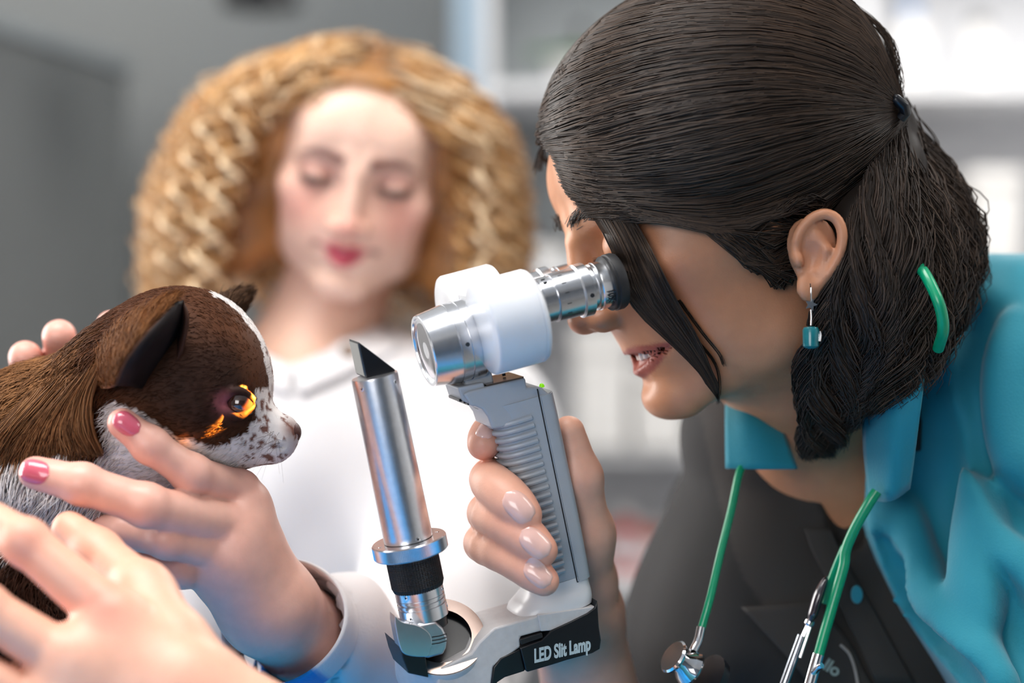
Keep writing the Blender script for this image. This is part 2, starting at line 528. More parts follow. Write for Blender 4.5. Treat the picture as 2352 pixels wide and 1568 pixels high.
M['print_dark'] = mat('dark_print', (0.02, 0.025, 0.03), 0.5, noise=(100, 0.05))
M['print_light'] = mat('light_print', srgb(196, 212, 218), 0.5, noise=(100, 0.03))
M['led_green'] = mat('green_led', srgb(120, 190, 20), 0.2, emit=(srgb(120, 210, 10), 0.6), noise=(100, 0.05))
M['mirror'] = mat('mirror_glass', (0.85, 0.82, 0.80), 0.03, 1.0, noise=(60, 0.05))
M['seam'] = mat('dark_seam', (0.01, 0.011, 0.014), 0.7, noise=(100, 0.1))

lamp = empty('slit_lamp', mat=LF.matrix())
tag(lamp, 'white and silver hand-held slit lamp held up to the brown dog\'s eye', 'slit lamp')
U = np.array([1.0, 0, 0]); V = np.array([0, 1.0, 0]); W = np.array([0, 0, 1.0])
def lo(name, mesh, m, parent=lamp, bv=0, fixn=False, **k):
    o = mesh_obj(name, mesh[0], mesh[1], M[m] if isinstance(m, str) else m, parent, **k)
    if fixn: fix_normals(o)
    if bv: bevel(o, bv, 3)
    return o

# --- handle: lofted rounded sections
HC = 0.0148
left = [(1092, 938), (1112, 950), (1128, 978), (1143, 1030), (1157, 1085), (1172, 1140), (1188, 1200), (1200, 1260), (1206, 1315), (1200, 1345)]
right = [(1276, 938), (1281, 962), (1289, 1000), (1300, 1055), (1313, 1115), (1324, 1170), (1336, 1230), (1346, 1285), (1354, 1330), (1359, 1352)]
hl = np.array([L(x, y, 0.0) for x, y in left]); hr = np.array([L(x, y, HC * 0.6) for x, y in right])
bs = np.linspace(hl[-1][1], L(1262, 903, HC)[1], 40)
def hw(b):
    aL = np.interp(-b, -hl[:, 1], hl[:, 0]); aR = np.interp(-b, -hr[:, 1], hr[:, 0]); return aL, aR
def hsec_pt(b, t, grow=0.0):
    """t 0..1 round the section starting at the right front, through front, left, back"""
    aL, aR = hw(b); ca = aL + (aR - aL) * 0.55
    th = t * 2 * math.pi
    cx, sx = math.cos(th), math.sin(th)
    e = 0.42 if cx > 0 else 0.78
    ex = math.copysign(abs(cx) ** e, cx); ey = math.copysign(abs(sx) ** (0.42 if cx > 0 else 0.62), sx)
    half = (aR - ca) if cx > 0 else (ca - aL)
    return np.array([ca + (half + grow) * ex, b, (HC + grow) * ey])
NS = 72
body_secs = [np.array([hsec_pt(b, t / NS) for t in range(NS)]) for b in bs]
# seam of the battery door: everything right of it belongs to the door
handle = lo('handle', loft(body_secs), 'grip', fixn=True)
# grip ribs
r0, r1 = L(1229, 955, HC), L(1301, 1306, HC)
for i in range(21):
    f = i / 20.0; b = r0[1] + (r1[1] - r0[1]) * f; aend = r0[0] + (r1[0] - r0[0]) * f
    path = []
    for t in np.linspace(0.09, 0.54, 40):
        q = hsec_pt(b, t, 0.0005)
        if q[0] <= aend: path.append(q)
    path = np.array(path)
    path[:, 1] += 0.0012 * np.clip((path[:, 0] - path[:, 0].min()) / 0.02, 0, 1) ** 0.6 - 0.0012
    v, fc = sweep(path, 0.0014, 8)
    lo('grip_rib', (v, fc), 'grip', handle, fixn=True)
# battery door: a thin shell just outside the handle, right of the seam
sa, sb = L(1236, 892, HC), L(1327, 1336, HC)
dsecs = []
bd = np.linspace(sb[1], bs[-1] - 0.0004, 30)
def door_ring(b, grow, inset=0.0):
    aL, aR = hw(b); seam = sa[0] + (sb[0] - sa[0]) * (b - sa[1]) / (sb[1] - sa[1]) + inset
    pts = []
    for t in np.linspace(-0.25, 0.25, 41):
        q = hsec_pt(b, t % 1.0, grow); pts.append(q)
    pts = np.array(pts); pts[:, 0] = np.maximum(pts[:, 0], seam)
    inner = pts[::-1].copy(); inner[:, 0] = np.maximum(inner[:, 0] - 0.003, seam); inner[:, 2] *= 0.9
    return np.concatenate([pts, inner])
door = lo('battery_door', loft([door_ring(b, 0.0005, 0.0006) for b in bd]), 'grip', handle, fixn=True)
for zz, pts in ((1, [(1234.5, 893), (1326.5, 1337), (1352, 1321)]),):
    pth = np.array([L(x, y, HC + 0.0002) for x, y in pts]); pth[:, 2] = HC * 0.995; pth[2, 2] = HC * 0.8
    lo('door_seam', sweep(np.array([pth[0], pth[0] * .5 + pth[1] * .5, pth[1]]), 0.00035, 6), 'seam', handle)
    lo('door_seam', sweep(np.array([pth[1], pth[1] * .5 + pth[2] * .5, pth[2]]), 0.00035, 6), 'seam', handle)

# --- handle head
def out2(pts, c): return np.array([L(x, y, c)[:2] for x, y in pts])
hh = out2([(1064, 905), (1078, 898), (1207, 867), (1210, 889), (1243, 888), (1262, 905), (1277, 962), (1130, 985), (1121, 958), (1108, 940), (1092, 933), (1084, 934), (1080, 928)], 0.0135)
lo('handle_head', extrude(hh, -0.0135, 0.0138), 'grip', handle, bv=0.0012, fixn=True)
hn = out2([(1052, 890), (1112, 878), (1116, 895), (1076, 905), (1080, 928), (1062, 920)], 0.012)
lo('head_nose', extrude(hn, -0.0125, 0.0118), 'grip', handle, bv=0.001, fixn=True)
tp = out2([(1117, 886), (1203, 867), (1203, 870), (1118, 889)], 0.0125)
lo('top_plate', extrude(tp + np.array([0, 0.0006]), -0.0118, 0.0128), 'polished', handle, fixn=True)
c = L(1160, 872, 0.0); lo('screw_hole', lathe([(0, .0009), (.0012, .0009)], c + V * 0.0022, V, 16), 'seam', handle)
for i, x in enumerate((1056, 1066, 1075)):
    c = L(x, 918 + i * 4, 0.009); lo('contact_pad', extrude(np.array([[c[0] - .0008, c[1] - .0006], [c[0] + .0008, c[1] - .0009], [c[0] + .0008, c[1] + .0006], [c[0] - .0008, c[1] + .0006]]), -.008, .0105), 'black', handle, fixn=True)
c = L(1245, 889, 0.006)
lo('status_led', lathe([(0, .0014), (.001, .0014), (.0018, .0009), (.0021, .0002)], c, V, 20), 'led_green', handle)

# --- foot flange of the handle
fsec = []
for b_, l_, r_, tz in ((0, (1203, 1325), (1356, 1330), 1.0), (1, (1198, 1345), (1359, 1345), 1.03), (2, (1184, 1358), (1363, 1362), 1.12),
                       (3, (1173, 1372), (1365, 1372), 1.22), (4, (1169, 1388), (1366, 1382), 1.26), (5, (1171, 1402), (1366, 1394), 1.26)):
    pl, pr = L(*l_, 0.0), L(*r_, HC * 0.7); ring = []
    bm_ = 0.5 * (pl[1] + pr[1]); hc = HC * tz; ca = (pl[0] + pr[0]) / 2; ha = (pr[0] - pl[0]) / 2
    for t in range(NS):
        th = t / NS * 2 * math.pi; cx, sx = math.cos(th), math.sin(th)
        e1 = 0.5 if cx > 0 else 0.75
        ring.append([ca + ha * math.copysign(abs(cx) ** e1, cx), bm_, hc * math.copysign(abs(sx) ** 0.55, sx)])
    fsec.append(np.array(ring))
lo('handle_foot', loft(fsec[::-1]), 'housing', handle, fixn=True, sharp=60)

# --- base arm
ctop = 0.0185
arm_out = out2([(1366, 1393), (1240, 1412), (1135, 1442), (1100, 1475), (1082, 1500), (1010, 1535), (1000, 1600), (1126, 1600), (1134, 1531), (1196, 1486), (1196, 1462), (1256, 1446), (1372, 1400)], ctop)
arm = lo('base_arm', extrude(arm_out, -0.0185, ctop), 'arm_paint', bv=0.0016, fixn=True)
# foot of the handle rests on a lighter facet
fac = out2([(1234, 1411), (1366, 1391), (1368, 1402), (1320, 1424), (1268, 1447), (1241, 1449)], ctop)
lo('arm_facet', extrude(fac, 0.012, ctop + 0.0009), 'arm_paint', arm, bv=0.0006, fixn=True)
# black cover with the lettering
cov = out2([(1372, 1378), (1376, 1440), (1381, 1470), (1378, 1490), (1360, 1500), (1300, 1516), (1276, 1524), (1212, 1543), (1208, 1540), (1195, 1488), (1244, 1470), (1266, 1448), (1310, 1428), (1350, 1408), (1366, 1396)], ctop + .002)
cover = lo('battery_cover', extrude(cov, -0.019, ctop + 0.0022), 'black', bv=0.0018, fixn=True)
cov2 = out2([(1196, 1490), (1207, 1541), (1160, 1556), (1142, 1568), (1136, 1590), (1126, 1590), (1134, 1532), (1150, 1512)], ctop + .001)
lo('side_cover', extrude(cov2, -0.0175, ctop + 0.0008), 'black', cover, bv=0.0008, fixn=True)
cov3 = out2([(1192, 1467), (1244, 1451), (1246, 1463), (1196, 1480)], ctop)
lo('release_latch', extrude(cov3, 0.008, ctop + 0.0012), 'rubber', cover, bv=0.0005, fixn=True)
def text_obj(name, body, frame_m, size, m, parent, shear=0.0, xs=1.0, offset=0.0, depth=0.0002, spacing=1.0):
    cu = bpy.data.curves.new(name, 'FONT'); cu.body = body; cu.size = size; cu.shear = shear; cu.offset = offset; cu.extrude = depth
    cu.space_character = spacing; cu.align_x = 'CENTER'; cu.align_y = 'CENTER'
    t = bpy.data.objects.new(name, cu); COL.objects.link(t)
    me = bpy.data.meshes.new_from_object(t); bpy.data.objects.remove(t)
    o = bpy.data.objects.new(name, me); COL.objects.link(o); me.materials.clear(); me.materials.append(m)
    o.parent = parent; o.matrix_local = frame_m @ Matrix.Diagonal((xs, 1, 1, 1)); return o
def mat_uvw(o, u, v):
    u = nrm(u); v = nrm(np.asarray(v) - u * (np.asarray(v) @ u)); w_ = np.cross(u, v); m = Matrix.Identity(4)
    for i in range(3): m[i][0] = u[i]; m[i][1] = v[i]; m[i][2] = w_[i]; m[i][3] = o[i]
    return m
zc = ctop + 0.0025
a_, b_ = L(1222, 1509, zc), L(1358, 1478, zc)
text_obj('lettering', 'LED Slit Lamp', mat_uvw((a_ + b_) / 2, b_ - a_, V), 0.0098, M['print_light'], cover, shear=0.22, xs=0.56, offset=0.00035)

# --- tilting yoke at the left end of the arm
yn = nrm(V * 0.74 + W * 0.67); yc = L(1012, 1462, 0.004)
ye = (U, np.cross(yn, U))
cup = lo('yoke_cup', lathe([(-.034, .019), (-.03, .0232), (-.002, .0236), (0, .0231), (0, .0165), (-.006, .0165)], yc, yn, 72, ye, cap=False), 'arm_paint', arm, fixn=True)
lo('yoke_ring', lathe([(0.0002, .0160), (0.0009, .0160), (0.0009, .0228), (0.0002, .0228), (.0002, .0160)], yc, yn, 72, ye, cap=False), 'polished', arm, fixn=True)
lo('yoke_well', lathe([(-.0035, .0003), (-.0034, .0155), (0.0005, .0160), (0.0005, .0165), (-.005, .0165)], yc, yn, 48, ye, cap=False), 'black', arm, fixn=True)
yl = empty('tilt_joint'); yl.parent = lamp
drum = out2([(957, 1437), (1003, 1428), (1018, 1442), (1029, 1465), (1026, 1488), (1019, 1503), (985, 1512), (930, 1504)], 0.0195)
lo('drum', extrude(drum, 0.002, 0.0192), 'alu_soft', yl, bv=0.0012, fixn=True)
for k_ in range(3):
    a0, a1 = L(992, 1463 + 8 * k_, 0.0194), L(1026, 1455 + 8 * k_, 0.0194)
    lo('groove', sweep(np.array([a0, (a0 + a1) / 2 - V * 0.0003, a1]), 0.00025, 6), 'seam', yl)
capo = crom([(907, 1413), (925, 1428), (962, 1437), (985, 1453), (992, 1474), (986, 1497), (978, 1508), (932, 1503), (917, 1480), (907, 1430)], 40)
lo('joint_plate', extrude(out2(capo, 0.0220), 0.012, 0.0222), 'alu', yl, bv=0.0007, fixn=True)
lo('joint_skirt', extrude(out2([(917, 1480), (932, 1503), (978, 1509), (985, 1556), (938, 1546), (926, 1515)], 0.0215), -0.008, 0.0215), 'black', yl, bv=0.0006, fixn=True)

# --- illumination tower
tc0 = L(936, 1228, 0.006); tdir = nrm(L(860, 862, 0.006) - tc0)
def ts(x, y): return float((L(x, y, 0.006) - tc0) @ tdir)
tower = empty('illumination_tower'); tower.parent = lamp
z_top = ts(860, 862)
R_ = lambda p: p * px * 0.985
lo('tube', lathe([(-.002, R_(56)), (0, R_(56)), (z_top - .001, R_(53)), (z_top, R_(52)), (z_top + .0001, R_(30))], tc0, tdir, 96), 'alu_soft', tower, fixn=True)
# knurled ring
s1, s0 = ts(938, 1238), ts(944, 1270)
prof = [(s0, R_(60)), (s0, R_(83)), (s0 + .0007, R_(86)), (s1 - .0007, R_(86)), (s1, R_(83.5)), (s1, R_(55))]
v, f = lathe(prof, tc0, tdir, 288)
vv = v.reshape(len(prof), 288, 3); ax = tc0 + ((vv - tc0) @ tdir)[..., None] * tdir
amp = np.where(np.arange(288) % 2 == 0, 1.0, 0.978)
for r_ in (2, 3): vv[r_] = ax[r_] + (vv[r_] - ax[r_]) * amp[:, None]
lo('knurled_ring', (vv.reshape(-1, 3), f), 'alu', tower, fixn=True, sharp=20)
# black grip
s2, s3 = ts(951, 1280), ts(962, 1340)
nb_ = 120; prof = [(s3 - .002, R_(57))] + [(s3 + (s2 - s3) * i / 30 + .0, R_(60 + (1.2 if i % 2 else 0))) for i in range(31)] + [(s2 + .004, R_(58))]
v, f = lathe(prof, tc0, tdir, nb_); vv = v.reshape(len(prof), nb_, 3); ax = tc0 + ((vv - tc0) @ tdir)[..., None] * tdir
amp = np.where(np.arange(nb_) % 2 == 0, 1.0, 0.975); vv[:] = ax + (vv - ax) * amp[None, :, None]
lo('rubber_grip', (vv.reshape(-1, 3), f), 'rubber', tower, fixn=True, sharp=15)
# lower collar with grooves
s4, s5 = ts(962, 1337), ts(976, 1417)
D = s4 - s5
prof = [(s5, R_(50)), (s5, R_(54.5)), (s5 + .0004, R_(56)), (s5 + D * .36, R_(56)), (s5 + D * .37, R_(53)), (s5 + D * .41, R_(53)), (s5 + D * .42, R_(56)),
        (s5 + D * .50, R_(56)), (s5 + D * .51, R_(53)), (s5 + D * .55, R_(53)), (s5 + D * .56, R_(56)), (s5 + D * .62, R_(56)), (s5 + D * .625, R_(54.5)), (s5 + D * .64, R_(56)), (s4, R_(56)), (s4, R_(50))]
lo('lower_collar', lathe(prof, tc0, tdir, 96), 'alu', tower, fixn=True, sharp=25)
lo('collar_neck', lathe([(s5 - .005, R_(50)), (s5 + .001, R_(50))], tc0, tdir, 48), 'black', tower, fixn=True)
# screws
e1 = nrm(U - tdir * (U @ tdir)); e2 = nrm(W - tdir * (W @ tdir))
def screw(x, y, rad, name='screw', size=.0011, m='chrome'):
    q = L(x, y, 0.006); s_ = float((q - tc0) @ tdir); a_ = float((q - tc0) @ e1); a_ = max(-rad * .97, min(rad * .97, a_))
    n_ = nrm(e1 * a_ + e2 * math.sqrt(max(rad * rad - a_ * a_, 0))); o_ = tc0 + tdir * s_ + n_ * rad
    s0_ = lo(name, lathe([(-.0006, size), (.0001, size), (.0002, size * .8), (.0002, size * .45), (-.0004, size * .42)], o_, n_, 20), m, tower, fixn=True)
    lo('socket', lathe([(.00022, size * .55), (.00025, size * .5)], o_, n_, 6), 'seam', s0_)
for x, y, r_ in ((823, 890, R_(53)), (897, 872, R_(53)), (945, 1228, R_(56)), (922, 1366, R_(56)), (1008, 1345, R_(56)), (933, 1414, R_(56)), (1030, 1384, R_(56))):
    screw(x, y, r_)
for x, y in ((878, 1240), (994, 1198)):
    q = L(x, y + 2, 0.006); s_ = s1; o_ = q + tdir * (s1 - float((q - tc0) @ tdir)); 
    rr = o_ - (tc0 + tdir * s1); o_ = tc0 + tdir * s1 + nrm(rr) * R_(70)
    lo('screw', lathe([(-.0004, .0012), (.0002, .0012), (.0002, .0005)], o_, tdir, 16), 'chrome', tower, fixn=True)
# prism head
A, B, C = L(824, 785, .009), L(909, 851, .009), L(842, 869, .009)
wedge = np.array([A[:2], B[:2], C[:2]]) ; top2 = A[:2] + (B[:2] - A[:2]) * 0.02
wo = lo('prism_hood', extrude(np.array([C[:2], B[:2], B[:2] + (A[:2] - B[:2]) * .04 + np.array([0, .0004]), A[:2]]), -.0115, .009), 'black', tower, bv=0.0004, fixn=True)
ml = nrm(np.array([*(A[:2] - C[:2]), 0])); mn = nrm(np.array([-ml[1], ml[0], 0]))
if mn[0] > 0: mn = -mn
mc = (np.array([A[0], A[1], -.00125]) + np.array([C[0], C[1], -.00125])) / 2; hl_ = np.linalg.norm(A[:2] - C[:2]) / 2 * .88
v = np.array([mc + ml * hl_ * i + W * .0088 * j + mn * k_ for k_ in (0.0, .0005) for i, j in ((-1, -1), (1, -1), (1, 1), (-1, 1))])
mirror = lo('mirror', (v, [(0, 1, 2, 3), (7, 6, 5, 4), (0, 4, 5, 1), (1, 5, 6, 2), (2, 6, 7, 3), (3, 7, 4, 0)]), 'mirror', wo, smooth=False, fixn=True)
MIRROR_W = LF.wor(mc + mn * .002)

# --- microscope: objective
oc = L(972, 801, 0.0); oe = L(1090, 780, 0.0); LL = float((oe - oc) @ U)
micro = empty('microscope'); micro.parent = lamp
oc = np.array([oc[0], (oc[1] + oe[1]) / 2, 0.0])
prof = [(.0012, .001), (.0012, .0162), (.0010, .0166), (0, .0170), (0, .0183), (.0006, .0187), (LL * .50, .0206), (LL * .505, .0203), (LL * .52, .0203), (LL * .525, .0207),
        (LL * .70, .0207), (LL * .705, .0203), (LL * .72, .0203), (LL * .725, .0210), (LL * .97, .0210), (LL, .0206), (LL, .0185), (LL + .006, .0185), (LL + .006, .010)]
obj_ = lo('objective', lathe(prof, oc, U, 128), 'alu', micro, fixn=True, sharp=25)
lo('objective_lens', lathe([(.0015, .0001), (.0008, .010), (.0014, .0166), (.003, .0166)], oc, U, 64), 'lens', obj_, fixn=True)
for an in (-62, 20):
    n_ = nrm(V * math.sin(math.radians(an - 18)) + W * math.cos(math.radians(an - 18))); o_ = oc + U * LL * .64 + n_ * .0207
    lo('screw', lathe([(-.0005, .0011), (.0003, .0011), (.0003, .0004)], o_, n_, 16), 'print_dark', obj_, fixn=True)
# housing: two white barrels side by side with a bridge
CB = 0.028
fc, bc = L(1106, 747, CB), L(1232, 730, CB); vb = (fc[1] + bc[1]) / 2
RB = 0.0240
for sgn in (1, -1):
    o_ = np.array([fc[0], vb, CB * sgn]); l_ = bc[0] - fc[0]
    lo('barrel', lathe([(0, .012), (0, RB - .0014), (.0004, RB - .0006), (.0014, RB), (l_ * .86, RB), (l_ * .865, RB - .0003), (l_ * .88, RB - .0003), (l_ * .885, RB),
                        (l_ - .0022, RB), (l_ - .0008, RB - .0007), (l_, RB - .0025), (l_, .012)], o_, U, 96), 'housing', micro, fixn=True, sharp=50)
bx0 = fc[0] + .002; bx1 = bc[0] - .004
v, f = box(((bx0 + bx1) / 2, vb, 0), ((bx1 - bx0) / 2, RB * .78, CB))
lo('bridge', (v, f), 'housing', micro, bv=.004)
v, f = box((oe[0] + .004, (oc[1] + vb) / 2 - .004, 0), (.010, .014, .012)); lo('objective_mount', (v, f), 'housing', micro, bv=.003)
# pillar that carries the microscope on the handle head
pc = L(1085, 880, 0.0)
v, f = box((pc[0] + .002, pc[1] + .004, -.002), (.0075, .008, .009)); lo('pillar', (v, f), 'grip', micro, bv=.0012)
# eyepieces
es, ee = L(1240, 686, CB), L(1408, 653, CB); ve = (es[1] + ee[1]) / 2; EL = ee[0] - es[0]
def eyepiece(sgn):
    o_ = np.array([bc[0] - .001, ve - (0 if sgn > 0 else .0045), CB * sgn]); x0 = es[0] - bc[0]
    k_ = lambda p: p * px * .975
    at = lambda x: float((L(x, 686 - (x - 1240) * .2, CB) - o_)[0])
    ep = empty('eyepiece'); ep.parent = micro
    lo('tube', lathe([(0, k_(50)), (at(1232), k_(50)), (at(1233), k_(48)), (at(1237), k_(48)), (at(1238), k_(53)), (at(1262), k_(53)), (at(1263), k_(50)), (at(1266), k_(50)),
                      (at(1267), k_(56)), (at(1322), k_(56)), (at(1323), k_(57)), (at(1325), k_(62)), (at(1346), k_(62)), (at(1348), k_(58)), (at(1349), k_(50)), (at(1358), k_(50)),
                      (at(1360), k_(54)), (at(1366), k_(54)), (at(1368), k_(56)), (at(1371), k_(54.5)), (at(1396), k_(54.5)), (at(1396), k_(30))], o_, U, 112), 'alu', ep, fixn=True, sharp=25)
    if sgn > 0: lo('eye_cup', lathe([(at(1392), k_(54)), (at(1391), k_(62)), (at(1393), k_(64)), (at(1397), k_(62.5)), (at(1400), k_(63)), (at(1402), k_(66)), (at(1416), k_(66)), (at(1422), k_(63)), (at(1422), k_(52)), (at(1408), k_(48)), (at(1406), k_(5))], o_, U, 96), 'rubber', ep, fixn=True, sharp=40)
    if sgn > 0:
        def on(x, deg, rad):
            n_ = nrm(V * math.sin(math.radians(deg)) + W * math.cos(math.radians(deg)))
            return o_ + U * at(x) + n_ * rad, n_
        for dg in (62, 36, 12, -14, -40):
            q, n_ = on(1286, dg, k_(56.1)); t_ = np.cross(n_, U)
            v_ = np.array([q + U * .0011 * i + t_ * .00022 * j + n_ * l_ * .0001 for l_ in (0, 1) for i, j in ((-1, -1), (1, -1), (1, 1), (-1, 1))])
            lo('scale_mark', (v_, [(0, 1, 2, 3), (7, 6, 5, 4), (0, 4, 5, 1), (1, 5, 6, 2), (2, 6, 7, 3), (3, 7, 4, 0)]), 'print_dark', ep, smooth=False, fixn=True)
        q, n_ = on(1337, -8, k_(62.1)); lo('set_screw', lathe([(-.0004, .0011), (.0001, .0011), (.0001, .0009)], q, n_, 16), 'seam', ep, fixn=True)
        q, n_ = on(1384, -24, k_(55)); text_obj('lettering', '10X', mat_uvw(q + n_ * .0001, np.cross(n_, U) * -1.0, U * -1.0), .0052, M['print_dark'], ep, xs=.8, offset=.0001)
        q, n_ = on(1250, 60, k_(53.2)); text_obj('lettering', '1  0', mat_uvw(q + n_ * .0001, np.cross(n_, U) * -1.0, U * -1.0), .003, M['print_dark'], ep)
    return ep
EYE_CUP = LF.wor(np.array([bc[0] - .001 + .0, ve, CB]))
eyepiece(1); eyepiece(-1)
# ------------------------------------------------------------------ people: shared builders
M['skin_vet'] = mat('skin_vet', (0.6, 0.4, 0.3), 0.42, spec=0.45, attr=True, sss=0.10, noise=(140, 0.05), bump=(900, 0.10))
M['skin_fair'] = mat('skin_fair', (0.6, 0.4, 0.3), 0.40, spec=0.5, attr=True, sss=0.12, noise=(140, 0.05), bump=(900, 0.08))
M['nail'] = mat('nail', srgb(238, 192, 180), 0.18, spec=0.6, coat=0.5, noise=(120, 0.05))
M['nail_pink'] = mat('nail_polish', srgb(214, 96, 118), 0.14, spec=0.6, coat=0.7, noise=(120, 0.05))

def ppts(l): return [P(*q) for q in l]
class Hand:
    """one hand joined to an implicit body: wrist, four fingers as joint chains, a thumb"""
    def __init__(s, S, wrist, wr, fingers, thumb, palm=0.0115, kin=0.014, kout=0.0012, curl=False):
        s.knuckles = []; wrist = np.asarray(wrist); H = SDF()
        mc = [np.asarray(f[0][0]) for f in fingers]; pc = np.mean(mc, 0) * .55 + wrist * .45
        r0 = np.linalg.norm(np.mean(mc, 0) - pc)
        def kf(p):
            if curl: return np.full(len(p), .0014, np.float32)
            d = np.sqrt(((p - pc.astype(np.float32)) ** 2).sum(1)); return kout + (kin - kout) * (1 - sstep(r0 * .9, r0 * 1.7, d))
        allp = np.concatenate([np.array(f[0]) for f in fingers] + [wrist[None]] + ([np.array(thumb[0])] if thumb else []))
        def grp(G, pts, rr, k=kf):
            pts = np.asarray(pts); c = (pts.min(0) + pts.max(0)) / 2; H.group(G, c, np.linalg.norm(pts - c, axis=1).max() + rr, k)
        Pm = SDF()
        for a, b in zip(mc[:-1], mc[1:]): Pm.cap(a + (wrist - a) * .16, b + (wrist - b) * .16, palm, palm, k=.01)
        for m0 in mc: Pm.cap(wrist + (m0 - wrist) * .1, m0 + (wrist - m0) * .1, min(wr * .7, .018), palm, k=.014)
        grp(Pm, np.array(mc + [wrist]), .02, k=0.0)
        for i, (pts, rad) in enumerate(fingers):
            G = SDF(); pts = [np.asarray(q) for q in pts]; m0 = pts[0]
            G.cap(wrist + (m0 - wrist) * .45, m0, palm, rad[0], k=0.0)
            if curl:
                rr_ = crom(np.array(rad)[:, None], 12)[:, 0]; pts = list(crom(np.array(pts), 12)); rad = list(rr_)
            for j in range(len(pts) - 1): G.cap(pts[j], pts[j + 1], rad[j], rad[j + 1], k=.0045)
            for j in (range(1, len(pts) - 1) if not curl else ()): G.ell(pts[j], [rad[j] * 1.03] * 3, k=.003)
            grp(G, np.array(pts + [wrist * .55 + m0 * .45]), .013)
            s.knuckles += [(pts[j], rad[j]) for j in (range(0, len(pts) - 1) if not curl else (4, 8))]
        if thumb is not None:
            pts, rad = thumb; pts = [np.asarray(q) for q in pts]; G = SDF()
            G.cap(wrist + (pts[0] - wrist) * .3, pts[0], rad[0] * 1.05, rad[0], k=0.0)
            for j in range(len(pts) - 1): G.cap(pts[j], pts[j + 1], rad[j], rad[j + 1], k=.006)
            G.cap(pts[1] * .8 + pts[0] * .2, mc[0] + (wrist - mc[0]) * .4, rad[1] * .85, palm * .7, k=.014)
            grp(G, np.array(pts + [wrist, mc[0]]), .018)
            s.knuckles += [(pts[j], rad[j]) for j in (1, 2)]
        c = (allp.min(0) + allp.max(0)) / 2
        S.group(H, c, np.linalg.norm(allp - c, axis=1).max() + .02, .016)
        s.S = H

